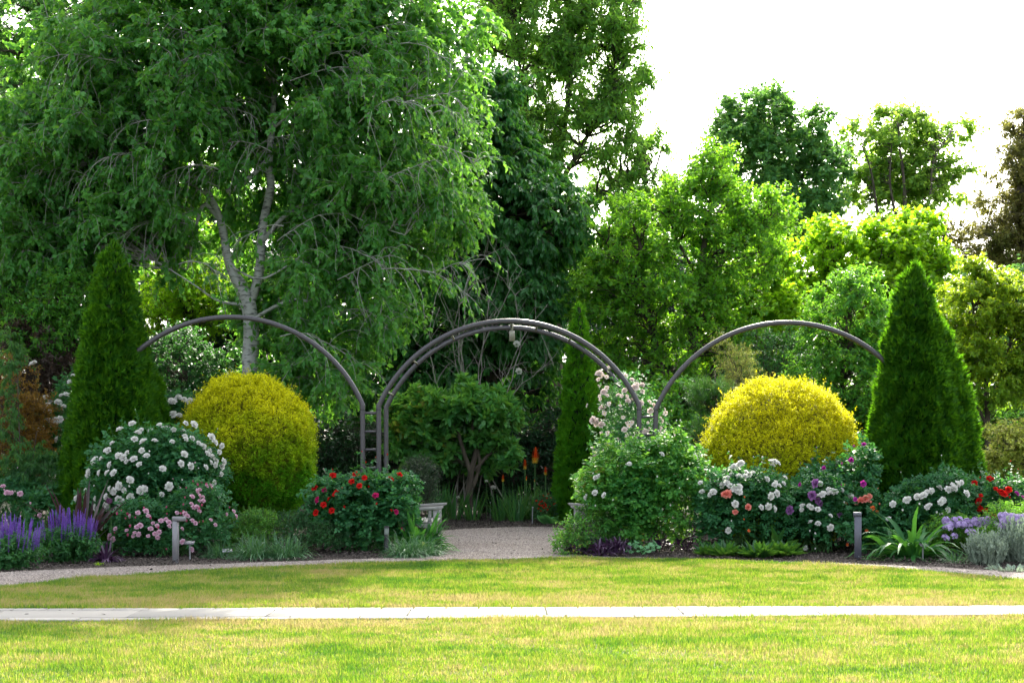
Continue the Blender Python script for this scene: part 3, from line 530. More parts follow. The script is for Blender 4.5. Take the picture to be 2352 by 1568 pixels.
tree('arching_maple', 'yellow green tree glowing between the left conifer and birch trunk', 'tree', GX(420, 33), [trunk_from(420, 33, [(425, 800, .07), (430, 650, .04), (440, 560, .02)], .1)],
     [(400, 640, 100, 90, 33, 1.3), (470, 690, 80, 80, 33, 1.1), (380, 740, 90, 60, 33, 1.1), (440, 560, 60, 40, 33, .8)], 260, 8, .42, 14, .09, .055, M['lime'], M['bark'], shell=.7, seed=19, limbr=.015)
tree('understory_shrub', 'shaded green shrub below the left arch top', 'shrub', GX(430, 29), [trunk_from(430, 29, [(430, 1000, .05), (430, 850, .03)], .07)],
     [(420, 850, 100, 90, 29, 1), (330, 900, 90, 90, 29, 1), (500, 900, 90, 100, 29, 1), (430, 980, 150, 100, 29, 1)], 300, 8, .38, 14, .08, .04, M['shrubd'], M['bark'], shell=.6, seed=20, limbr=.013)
# dark backdrop trees behind everything
bk_ = [(-120, 46, 'dark tree at the far left behind the birch crown'), (150, 44, 'dark tree behind the lilac shrub and left conifer'), (440, 47, 'dark tree seen through gaps left of the birch trunk'), (700, 40, 'dark tree filling the gap right of the birch trunk'),
       (960, 42, 'dark tree behind the left post of the central arch'), (1230, 44, 'dark tree behind the central conifer'), (560, 36, 'lower dark tree right behind the birch trunk'), (1480, 48, 'dark green tree behind the oak trunks')]
for i, (x, D, lb) in enumerate(bk_):
    top = [60, 250, 330, 420, 480, 600, 560, 545][i]; h = (1150-top)/2
    tree('backdrop_tree', 'dense evergreen '+lb, 'tree', GX(x, D), [trunk_from(x, D, [(x, 900, .2), (x+4, 700, .15), (x, top+60, .04)], .26)],
         [(x-40, top+h*.45, 150, h*.5, D, 2.2), (x+60, top+h*.8, 150, h*.6, D, 2.2), (x-30, 960, 190, 170, D, 2.4), (x+10, 1100, 190, 90, D, 2.4)], 330, 8, .75, 13, .21, .12, M['hedge'] if i else M['far'], M['bark'], shell=.6, seed=30+i, limbr=.04, twr=.01, group='dark trees closing off the garden')
for i, (x, D, top, lb) in enumerate([(1590, 54, 510, 'mid green tree in the gap between the two oak limbs'), (1700, 50, 600, 'mid green tree behind the hazel shrub'), (1900, 52, 600, 'mid green tree beneath the airy far tree'), (2130, 50, 600, 'mid green tree behind the lime leaved tree'), (2340, 47, 640, 'mid green tree behind the maple'), (2560, 45, 500, 'mid green tree just off the right edge')]):
    h = (1150-top)/2
    tree('background_tree', lb, 'tree', GX(x, D), [trunk_from(x, D, [(x, 950, .2), (x, top+80, .04)], .26)], [(x, top+h*.5, 120, h*.55, D, 2.2), (x-20, top+h*1.3, 150, h*.7, D, 2.4), (x+50, 1060, 150, 110, D, 2.4)], 210, 8, .75, 13, .2, .13, M['far'], M['bark'], shell=.7, seed=40+i, limbr=.04, twr=.01, group='mid green trees closing off the right')
# tall dark tree at upper left
tree('tall_left_tree', 'tall dark tree rising behind the birch in the upper left corner', 'tree', GX(90, 40), [trunk_from(90, 40, [(95, 600, .2), (100, 300, .15), (110, 0, .08), (110, -150, .04)], .28)],
     [(60, 60, 150, 90, 40, 2), (180, 20, 110, 80, 40, 2), (-40, 180, 120, 120, 40, 2), (40, 320, 150, 130, 40, 2), (-20, 450, 150, 130, 40, 2)], 260, 8, .7, 13, .17, .09, M['far'], M['bark'], seed=50, limbr=.035)
# ---------------------------------------------------------------- conifers
def conifer(name, label, lobes, D, nspr, group, sp=.14, seed=1, pw=.55, fm='thuja'):
    """lobes: (x centre, y top, half width px at base, y base, lean, D offset)"""
    x0 = lobes[0][0]; t = thing(name, label, 'conifer', GX(x0, D), group); mb = MB()
    for j, (x, yt, hw, yb, dp) in enumerate(lobes):
        Dj = D+dp; s = Dj/F; top = P(x, yt, Dj); H = top[2]; R = hw*s; ax = GX(x, Dj)
        prof = lambda h: R*np.where(h < .1, .92+.0*h, .965*np.clip(1-h, 0, 1)**pw)
        rf = lambda h, a: prof(h)*(1+.075*lump(np.stack([np.cos(a)*2.0, np.sin(a)*2.0, h*H*.8], -1), 1.6, seed+j)+.05*lump(np.stack([np.cos(a)*4.5, np.sin(a)*4.5, h*H*2.2], -1), 2.4, seed+j+50))
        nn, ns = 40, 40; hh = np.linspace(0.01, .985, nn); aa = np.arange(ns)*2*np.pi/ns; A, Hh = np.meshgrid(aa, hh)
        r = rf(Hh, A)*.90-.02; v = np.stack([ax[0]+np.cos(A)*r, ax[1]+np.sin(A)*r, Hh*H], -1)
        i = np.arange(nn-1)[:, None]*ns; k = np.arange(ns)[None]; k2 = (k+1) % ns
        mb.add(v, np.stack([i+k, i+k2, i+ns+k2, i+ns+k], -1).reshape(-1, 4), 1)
        n = int(nspr*(1 if j == 0 else .45)); h = 1-np.sqrt(U(0, 1, n)); h = np.where(h > .995, .99, h); a = U(0, 2*np.pi, n)
        # foliage stands in overlapping tufts
        nc = int(150*R*H); cah = np.c_[U(0, 2*np.pi, nc), 1-np.sqrt(U(0, 1, nc))]; cp = np.stack([np.cos(cah[:, 0])*prof(cah[:, 1]), np.sin(cah[:, 0])*prof(cah[:, 1]), cah[:, 1]*H*.8], -1)
        sp_ = np.stack([np.cos(a)*prof(h), np.sin(a)*prof(h), h*H*.8], -1); dm = np.full(n, 9.); di = np.zeros(n, int)
        for c0 in range(0, nc, 200):
            dd_ = np.linalg.norm(sp_[:, None]-cp[None, c0:c0+200], axis=2); m_ = dd_.min(1); k_ = m_ < dm; dm[k_] = m_[k_]; di[k_] = dd_.argmin(1)[k_]+c0
        tuft = np.clip(1-dm/.13, 0, 1)*.115; off = nrm(sp_-cp[di])
        r = rf(h, a)+tuft-.06; inn = U(.0, 1, n)**2*.09; r = r-inn*np.minimum(1, r*3); p = np.stack([ax[0]+np.cos(a)*r, ax[1]+np.sin(a)*r, h*H], -1)
        out = np.stack([np.cos(a), np.sin(a), np.full(n, .35)], -1); d = nrm(out+np.array([0, 0, .65])+off*.7+rng.normal(size=(n, 3))*.25)
        N = nrm(np.cross(d, np.array([0, 0, 1.]))+rng.normal(size=(n, 3))*.5); Sd = nrm(np.cross(N, d))
        K = 6
        for q in range(K):
            f = (q-(K-1)/2)/((K-1)/2); base = p+d*(sp*.25*abs(f-.1))[:, None] if False else p+d*sp*.18*(1-abs(f))
            dd = nrm(d*1.0+Sd*f*.75+rng.normal(size=(n, 3))*.12)
            leaves(mb, base, dd, nrm(N+rng.normal(size=(n, 3))*.2), sp*(1-.35*abs(f))*U(.5, 1.0, n), sp*.17)
        # leader tip
        leaves(mb, np.repeat(top[None]-[0, 0, .06], 30, 0)+rng.normal(size=(30, 3))*.02, nrm(rng.normal(size=(30, 3))*.3+[0, 0, 1]), rdir(30), .12, .02)
    mb2 = MB(); limb(mb2, [list(GX(x0, D))+[.08], list(GX(x0, D)+[0, 0, .3])+[.07], list(GX(x0, D)+[0, 0, 1.2])+[.05]], 6, 10); mb2.link('trunk', M['bark'], t, True)
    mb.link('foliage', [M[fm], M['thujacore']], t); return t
CG = 'clipped cone shaped arborvitaes'
conifer('arborvitae', 'large dark cone conifer on the left behind the white rose bush', [(262, 556, 133, 1250, 0), (352, 850, 62, 1250, .35), (178, 960, 48, 1250, .1)], 21.6, 34000, CG, seed=2, pw=.62)
conifer('arborvitae', 'large dark cone conifer on the right beside the golden globe', [(2102, 606, 120, 1260, 0), (2180, 805, 88, 1260, .15), (2150, 720, 92, 1260, .1), (2052, 830, 56, 1260, -.1)], 21.5, 34000, CG, seed=7, pw=.52)
conifer('arborvitae', 'narrow upright conifer seen through the central arch', [(1330, 698, 58, 1200, 0)], 28, 14000, CG, seed=11, sp=.12, fm='thuja2')
conifer('arborvitae', 'small conifer tip just right of the narrow upright conifer', [(1411, 775, 36, 1170, 0)], 33, 3500, CG, seed=12, sp=.12, fm='thuja2')
# ---------------------------------------------------------------- golden globes
def globe(label, x, y, rx, ry, D, n, mt, seed):
    t = thing('golden_globe_shrub', label, 'shrub', GX(x, D), 'clipped golden globe shrubs'); mb = MB(); s = D/F; c = P(x, y, D); c[2] = max(c[2], .3); R = np.array([rx*s, rx*s*.95, ry*s])
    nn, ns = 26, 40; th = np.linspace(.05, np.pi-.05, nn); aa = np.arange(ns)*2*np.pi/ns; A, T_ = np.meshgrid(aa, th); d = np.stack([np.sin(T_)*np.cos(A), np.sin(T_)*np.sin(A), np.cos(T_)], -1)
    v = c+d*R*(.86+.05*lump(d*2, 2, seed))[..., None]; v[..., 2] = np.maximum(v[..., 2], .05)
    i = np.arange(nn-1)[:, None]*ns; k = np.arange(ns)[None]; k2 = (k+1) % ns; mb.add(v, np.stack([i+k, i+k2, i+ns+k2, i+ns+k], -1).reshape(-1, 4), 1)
    d = rdir(n); rad = (1+.055*lump(d*2, 2, seed)+.04*lump(d*9, 2, seed+1))-U(0, 1, n)**2*.10
    cc_ = rdir(620); dm = np.arccos(np.clip(d@cc_.T, -1, 1)).min(1); rad = rad+np.clip(1-dm/.15, -.2, 1)*.09-.03
    p = c+d*R*rad[:, None]; ok = p[:, 2] > .06; p = p[ok]; d = d[ok]; n = len(p)
    g = nrm(d+np.array([0, 0, .8])+rng.normal(size=(n, 3))*.35); ln = U(.05, .11, n)*(1+1.5*(U(0, 1, n) > .95)*(d[:, 2] > .1))
    pts = grow(p, g, ln, 3, 0, .12); tubes(mb, pts, .0022, .001, 3, 1)
    leaf_on(mb, pts, 9, .032, .016, KITE, 0, .9, 0, 1)
    mb2 = MB(); limb(mb2, [list(GX(x, D))+[.05], list(GX(x, D)+[0, 0, .25])+[.04], list(GX(x, D)+[.05, 0, .7])+[.03]], 6, 8); mb2.link('stem', M['bark'], t, True)
    mb.link('foliage', [mt, M['goldcore']], t)
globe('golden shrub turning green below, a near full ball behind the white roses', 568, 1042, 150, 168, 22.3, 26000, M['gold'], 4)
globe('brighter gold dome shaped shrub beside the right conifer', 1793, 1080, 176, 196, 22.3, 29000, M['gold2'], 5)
# ================================================================ arch
def ringtube(mb, pts, r, sides=14, m=0):
    pts = np.asarray(pts, float); T = nrm(np.gradient(pts, axis=0)); B = np.broadcast_to(np.array([0, 1., 0]), T.shape); A = nrm(np.cross(B, T)); B = np.cross(T, A); a = np.arange(sides)*2*np.pi/sides
    # slightly squared section
    ca, sa = np.cos(a), np.sin(a); q = (np.abs(ca)**3.2+np.abs(sa)**3.2)**(-1/3.2)
    v = pts[:, None]+r*(q*ca)[None, :, None]*A[:, None]+r*(q*sa)[None, :, None]*B[:, None]; n = len(pts)
    i = np.arange(n-1)[:, None]*sides; k = np.arange(sides)[None]; k2 = (k+1) % sides; n0 = mb.n
    mb.add(v, np.stack([i+k, i+k2, i+sides+k2, i+sides+k], -1).reshape(-1, 4), m); mb.f.append((np.array([list(range(sides))[::-1]])+n0, m)); mb.f.append((np.array([[(n-1)*sides+j for j in range(sides)]])+n0, m))
DA, DB = 21.4, 22.65
def arch_pts(xl, xr, ys, yt, D):
    c = (xl+xr)/2; hw = (xr-xl)/2; rise = ys-yt; R = (hw*hw+rise*rise)/(2*rise); cy_ = yt+R; a0_ = math.asin(min(1, hw/R))
    if rise > hw: a0_ = math.pi-a0_
    p = [P(c+R*math.sin(a), cy_-R*math.cos(a), D) for a in np.linspace(-a0_, a0_, 64)]
    p[0][0] = GX(xl, D)[0]
    L_ = [np.array([p[0][0], D, z]) for z in np.linspace(0, p[0][2]-.03, 6)]; R_ = [np.array([p[-1][0], D, z]) for z in np.linspace(p[-1][2]-.03, 0, 6)]
    return np.array(L_+p+R_), p
arch = thing('garden_arch', 'three linked dark grey tubular metal arches spanning the gravel opening', 'arch', GX(1172, DA))
pr_ = .037
sA = DB/DA
front, fp = arch_pts(870, 1468, 932, 737, DA); mb = MB(); ringtube(mb, front, pr_); mb.link('front_arch', M['metal'], arch, True)
# rear arch: same frame 1.25 m behind
rear = front+np.array([0, DB-DA, 0]); mb = MB(); ringtube(mb, rear, pr_); mb.link('rear_arch', M['metal'], arch, True)
for xl, xr, ys, yt in [(226, 833, 930, 728), (1506, 2110, 940, 741)]:
    a_, p_ = arch_pts(xl, xr, ys, yt, DA); mb = MB(); ringtube(mb, a_, pr_); mb.link('side_arch', M['metal'], arch, True)
def rod(a, b, r, m, name, sides=8):
    mb = MB(); limb(mb, [list(a)+[r], list((np.array(a)+b)/2)+[r], list(b)+[r]], 3, sides); return mb.link(name, m, arch, True)
for y in (948.5, 990.6, 1032, 1073.8, 1115, 1157): rod(P(833, y, DA), P(870, y, DA), .02, M['metal'], 'rung')
for y in (957, 998, 1040, 1082, 1124): rod(P(1468, y, DA), P(1506, y, DA), .02, M['metal'], 'rung')
for k_ in (9, 17, 26, 38, 43, 50, 60, 67):
    rod(front[k_+0], rear[k_], .017, M['metalpin'], 'spacer')
for px in (870, 833, 1468, 1506, 887):     # collars at the bend
    pass
for tube_, xs in ((front, (870, 1468)),):
    for x in (833, 870, 1468, 1506):
        y = 936; mb = MB(); c = P(x, y, DA); c[2] -= .03; ringtube(mb, [c+[0, 0, -.006], c, c+[0, 0, .006]], pr_+.0015); mb.link('joint_band', M['black'], arch, True)
# lamp under the crown
c = (rear[38-3]+0); mb = MB(); c = P(1176, 752, DB)*0+np.array([GX(1176, DB)[0], DB-.12, rear[38][2]+.0])
lam = MB(); box(lam, np.array([c[0], DB, rear[37][2]+.05]), (.05, .05, .07)); ringtube(lam, [[c[0], DB-.07, rear[37][2]-.22], [c[0], DB-.07, rear[37][2]-.10], [c[0], DB-.07, rear[37][2]-.06]], .045, 12)
ringtube(lam, [[c[0], DB-.07, rear[37][2]-.07], [c[0], DB-.07, rear[37][2]+.05]], .02, 8); lam.link('downlight', M['metalpin'], arch, True)
cab = MB()
for dz, ph in ((.05, 0), (.06, 1.5), (.045, 3)):
    pts = rear[22:62].copy(); nrm_ = pts-np.array([GX(1172, DA)[0], DB, 1.3]); pts = pts+nrm(nrm_)*(dz-.012)*np.where(np.arange(len(pts)) < 12, 1, 1)[:, None]*.8+np.array([0, -.03, 0])+np.c_[np.zeros(40), np.zeros(40), .012*np.sin(np.arange(40)*.7+ph)]
    pts[14:, 2] -= .03*np.sin(np.linspace(0, 9, 26))**2
    ringtube(cab, pts, .005, 5)
cab.link('cable', M['black'], arch, True)
# ================================================================ benches
def bench(label, near_y, far_y, xfront, facing):
    """facing +1: sits looking towards +X"""
    t = thing('teak_bench', label, 'bench', GX(xfront, (near_y+far_y)/2), 'teak benches flanking the gravel opening'); xf = GX(xfront, near_y)[0]; L_ = far_y-near_y
    def part(name, items):
        mb = MB()
        for c, s, rx in items:
            cc = np.array([xf+facing*c[0], c[1], c[2]], float); box(mb, cc, s, bev=.006)
            if rx:
                v = mb.v[-1]; a = rx*facing; dx = v[:, 0]-cc[0]; dz = v[:, 2]-cc[2]; mb.v[-1] = np.c_[cc[0]+dx*math.cos(a)+dz*math.sin(a), v[:, 1], cc[2]-dx*math.sin(a)+dz*math.cos(a)]
        return mb.link(name, M['teak'], t)
    for yy in (near_y, far_y):
        part('leg', [((-.115, yy, .31), (.062, .055, .62), 0)]); part('leg', [((-.60, yy, .45), (.06, .055, .9), -.10)])
        # curved armrest
        mb = MB(); n = 14; xs = np.linspace(0, -.56, n); zt = .655-.035*np.abs(np.linspace(0, 1, n))**1.2+.0*xs; ring = []
        for i_, (xx, zz) in enumerate(zip(xs, zt)):
            e = min(1, .25+i_*.5); hh = (.028 if i_ else .018)+.006*(i_ < 4); ww = .036 if i_ else .026
            ring.append([[xf+facing*xx, yy-ww, zz-hh*e-.02], [xf+facing*xx, yy+ww, zz-hh*e-.02], [xf+facing*xx, yy+ww, zz], [xf+facing*xx, yy-ww, zz]])
        ring = np.array(ring); i = np.arange(n-1)[:, None]*4; k = np.arange(4)[None]; k2 = (k+1) % 4; mb.add(ring, np.stack([i+k, i+k2, i+4+k2, i+4+k], -1).reshape(-1, 4)); n0 = 0
        mb.f.append((np.array([[3, 2, 1, 0]]), 0)); mb.f.append((np.array([[0, 1, 2, 3]])+(n-1)*4, 0)); mb.link('armrest', M['teak'], t)
        part('arm_slat', [((-.195, yy, .50), (.05, .02, .24), 0)])
        part('side_rail', [((-.35, yy, .37), (.44, .03, .06), 0)])
    part('seat', [((-.12-i*.075, (near_y+far_y)/2, .415+.0*i), (.064, L_+.03, .022), 0) for i in range(6)])
    part('backrest', [((-.59, near_y+.1+i*(L_-.2)/7, .64), (.018, .05, .38), -.12) for i in range(8)])
    part('top_rail', [((-.625, (near_y+far_y)/2, .87), (.05, L_+.05, .075), -.1)])
    return t
bench('grey weathered bench half hidden behind the left broad leaved plant', 20.75, 21.95, 1018, 1)
bench('grey weathered bench half hidden by the green rose on the right', 20.95, 21.85, 1311, -1)
# ================================================================ lamps, bollards, labels
def path_light(name, label, x, yb, yt, wpx, m, head, rz):
    p = G(x, yb); s = p[1]/F; H = (yb-yt)*s; W_ = wpx*s; t = thing(name, label, 'path light', p, 'square path lights along the gravel')
    mb = MB(); box(mb, [p[0], p[1], H/2-.06/2], (W_*.92, W_*.92, H-.06), rz=rz, bev=.004); mb.link('post', m, t)
    mb = MB(); f = np.array([math.cos(rz), math.sin(rz)])
    box(mb, [p[0]+f[0]*head/2, p[1]+f[1]*head/2, H-.028], (W_*.96+head, W_*.96, .056), rz=rz, bev=.004); mb.link('head', m, t)
    mb = MB(); box(mb, [p[0]+f[0]*(W_*.5+head*.5), p[1]+f[1]*(W_*.5+head*.5), H-.060], (head*.7, W_*.6, .006), rz=rz); mb.link('lens', M['lens'], t)
    mb = MB(); ringtube(mb, [[p[0], p[1]-W_*.48, .05], [p[0], p[1]-W_*.49-.002, .052]], .006, 6); mb.link('screw', M['stake'], t)
path_light('path_light', 'pale grey path light with flat overhanging head in front of the pink roses', 403.5, 1293, 1185.5, 13, M['postgrey'], .10, math.radians(-12))
path_light('path_light', 'slate grey square path light in front of the coral roses', 1970.5, 1284.8, 1175.7, 17, M['postdark'], .012, math.radians(168))
p = G(888, 1272.5); t = thing('bollard_light', 'short round black bollard lamp in front of the red rose bush', 'bollard light', p)
for nm, z0, z1, r, m in (('post', 0, .285, .036, 'black'), ('lens', .285, .375, .035, 'lens'), ('cap', .375, .40, .038, 'black')):
    mb = MB(); a = np.arange(20)*2*np.pi/20; v = np.array([[[p[0]+r*math.cos(q), p[1]+r*math.sin(q), z] for q in a] for z in (z0, z1)])
    k = np.arange(20); k2 = (k+1) % 20; mb.add(v, np.stack([k, k2, k2+20, k+20], -1)); mb.f.append((np.array([list(range(20, 40))]), 0)); mb.link(nm, M[m], t)
def uplight(label, x, yb, h, r, tilt):
    p = G(x, yb); t = thing('garden_spotlight', label, 'spotlight', p); mb = MB(); ax = np.array([math.sin(tilt), 0, math.cos(tilt)]); b = p+np.array([0, 0, .06])
    ringtube(mb, [b, b+ax*.02, b+ax*h*.95, b+ax*h], r, 16); mb.link('housing', M['postdark'], t, True); mb = MB(); box(mb, b-[0, 0, .03], (.05, .05, .06), bev=.004); mb.link('base', M['black'], t)
uplight('dark cylinder spotlight among the low green leaves before the golden dome', 1754, 1249, .13, .03, -.05)
uplight('dark cylinder spotlight at the foot of the coral rose bush', 2018, 1268, .13, .03, .1)
def label_(lab, x, yt, yb, wpx, rz, side=False, dark=True, D=None):
    p = G(x, yb) if D is None else GX(x, D); s = p[1]/F; H = max(.05, (yb-yt)*s if D is None else CH+(HY-yt)*s); wd = wpx*s
    t = thing('plant_label', lab, 'plant label', p, 'metal plant labels on stakes'); mb = MB()
    w_ = .022
    v = []
    for z, yy in ((0, 0), (H*.7, .0), (H*.9, -.02), (H, -.045)): v += [[-w_/2, yy, z], [w_/2, yy, z]]
    v = np.array(v); v = np.concatenate([v, v+[0, .004, 0]]); f = [[0, 1, 3, 2], [2, 3, 5, 4], [4, 5, 7, 6], [8, 10, 11, 9], [10, 12, 13, 11], [12, 14, 15, 13], [0, 2, 10, 8], [2, 4, 12, 10], [4, 6, 14, 12], [1, 9, 11, 3], [3, 11, 13, 5], [5, 13, 15, 7], [6, 7, 15, 14]]
    mb.add(rot(v, 0, rz)+p, f); mb.link('stake', M['stake'], t)
    if wd > .03:
        mb = MB(); n0 = rot(np.array([[0, -.02, H]]), 0, rz)[0]+p; box(mb, n0, (wd, .075, .004), rx=math.radians(35), rz=rz); pl = mb.link('plate', M['plate'] if dark else M['stake'], t)
        mb = MB()
        for k_, (ww, yy) in enumerate(((.45, .018), (.62, .004), (.38, -.012))):
            c = rot(rot(np.array([[0, yy, .004]]), math.radians(35), 0), 0, rz)[0]+n0; box(mb, c, (wd*ww, .006, .001), rx=math.radians(35), rz=rz)
        mb.link('lettering', M['plateink'], pl)
label_('dark plant label behind the purple leaved clump at left', 235, 1247, 1275, 27, .15)
label_('dark plant label on tall stake beside the pale path light', 436, 1245, 1287, 24, -.1)
label_('grey plant label tilted low before the lilyturf', 521, 1263, 1281, 23, .35, dark=False)
label_('narrow pale stake at the end of the pink roses', 492, 1228, 1268, 3, 0)
label_('grey plant label behind the black bollard light', 915, 1240, 1266, 18, 0, dark=False)
label_('dark plant label between two low leafy rosettes at right', 1689, 1236, 1262, 24, -.1)
label_('side on plant label beside the low leafy rosettes', 1704, 1231, 1267, 3, 1.2)
label_('dark plant label in front of the big strap leaved plant', 2120, 1250, 1289, 18, .1)
label_('tall white stake in the iris bed left of the pale flower', 1126, 1152, 1190, 2, 0, D=29)
label_('white stake right of the torch lilies at the gravel edge', 1223, 1163, 1203, 3, .2, D=27.4)
label_('thin white stake leaning in the irises', 1091, 1170, 1190, 2, 0, D=29.2)
# ================================================================ blossoms
def petal(mb, az, th0, th1, r0, L_, W_, m=0, curl=0, nu=3, nv=4, wave=0):
    v = []; pos = np.array([r0, 0.]); 
    for j in range(nv):
        f = j/(nv-1); th = th0+(th1-th0)*f**.8
        if j: pos = pos+np.array([math.sin(th), math.cos(th)])*L_/(nv-1)
        w_ = W_*(.35+.65*math.sin(math.pi*min(1, .12+.72*f)))*(1 if f < 1 else .72)
        for i in range(nu):
            u = (i/(nu-1)*2-1); cup = (u*u)*w_*.28
            v.append([pos[0]-cup*.4+0, u*w_/2, pos[1]+cup*.8+wave*math.sin(7*u+az)*f])
    v = np.array(v); c, s = math.cos(az), math.sin(az); v = v@np.array([[c, s, 0], [-s, c, 0], [0, 0, 1]])
    f = [[j*nu+i, j*nu+i+1, (j+1)*nu+i+1, (j+1)*nu+i] for j in range(nv-1) for i in range(nu-1)]; mb.add(v, f, m)
def rose_mesh(name, m, R=.05, rings=((6, .3, -1.1), (7, .4, -.5), (8, .6, .25), (8, .9, .9), (7, 1.2, 1.55)), core=None):
    mb = MB()
    for k, (n, a, b) in enumerate(rings):
        for i in range(n):
            petal(mb, 2*math.pi*(i+.5*k)/n+U(-.15, .15), a*U(.8, 1.2), b*U(.85, 1.15), R*(.03+.04*k), R*(.62+.09*k)*U(.88, 1.1), R*(.5+.12*k), 0, wave=R*.04)
    if core is not None:
        for i in range(14): petal(mb, U(0, 6.28), .3, .9, 0, R*.3, R*.06, 1, nu=2, nv=3)
    leaves(mb, np.zeros((5, 3)), np.array([[math.cos(a), math.sin(a), -.5] for a in np.arange(5)*1.256]), np.tile([0, 0, 1.], (5, 1)), R*.55, R*.2, KITE, 2 if core is not None else 1)
    return mb.mesh(name, [m, core, M['stem']] if core is not None else [m, M['stem']], smooth=True)
def bud_mesh(name, m, R=.02):
    mb = MB()
    for i in range(7): petal(mb, 2*math.pi*i/7*1.0+U(-.1, .1), .75, -.35, R*.05, R*1.7, R*1.2)
    leaves(mb, np.zeros((5, 3)), np.array([[math.cos(a), math.sin(a), .6] for a in np.arange(5)*1.256]), np.tile([0, 0, 1.], (5, 1)), R*.9, R*.5, KITE, 1)
    return mb.mesh(name, [m, M['stem']], smooth=True)
BL = {}
for key in ('white', 'blush', 'pink', 'deep_pink', 'red', 'magenta', 'mauve', 'violet', 'coral', 'orange'):
    mm = M[key+'_petal']
    if key in ('red', 'magenta'): BL[key] = [rose_mesh('blossom', mm, .048, ((5, .2, -.6), (5, .5, .5), (6, .9, 1.2), (6, 1.15, 1.6))) for _ in range(3)]
    elif key == 'blush': BL[key] = [rose_mesh('blossom', mm, .046, ((5, .8, 1.2), (6, 1.0, 1.6)), M['yellow']) for _ in range(2)]+[rose_mesh('blossom', mm, .046)]
    elif key in ('orange', 'violet'): BL[key] = [rose_mesh('blossom', mm, .042, ((6, .2, -.7), (6, .45, .3), (7, .8, 1.), (6, 1.1, 1.4))) for _ in range(2)]
    else: BL[key] = [rose_mesh('blossom', mm, .05) for _ in range(4)]
    BL[key].append(bud_mesh('bud', mm))
def cpos(lst, ox, oy, sc_): return [((ox+a*sc_)/1.7415, (oy+b*sc_)/1.7415) for a, b in lst]
def surf(blobs, x, y):
    """front surface of the bush under a photo point"""
    ins, out = [], []
    for e in blobs:
        c, R = ell(e); D = c[1]
        for _ in range(3):
            q = P(x, y, D); u = (q[0]-c[0])/R[0]; v = (q[2]-c[2])/R[2]; k = 1-u*u-v*v
            D = c[1]-R[1]*math.sqrt(max(k, .0))
        (ins if k > 0 else out).append((D if k > 0 else -k, c[1]-R[1]*.45))
    return P(x, y, min(a for a, b in ins)) if ins else P(x, y, min(out)[1])
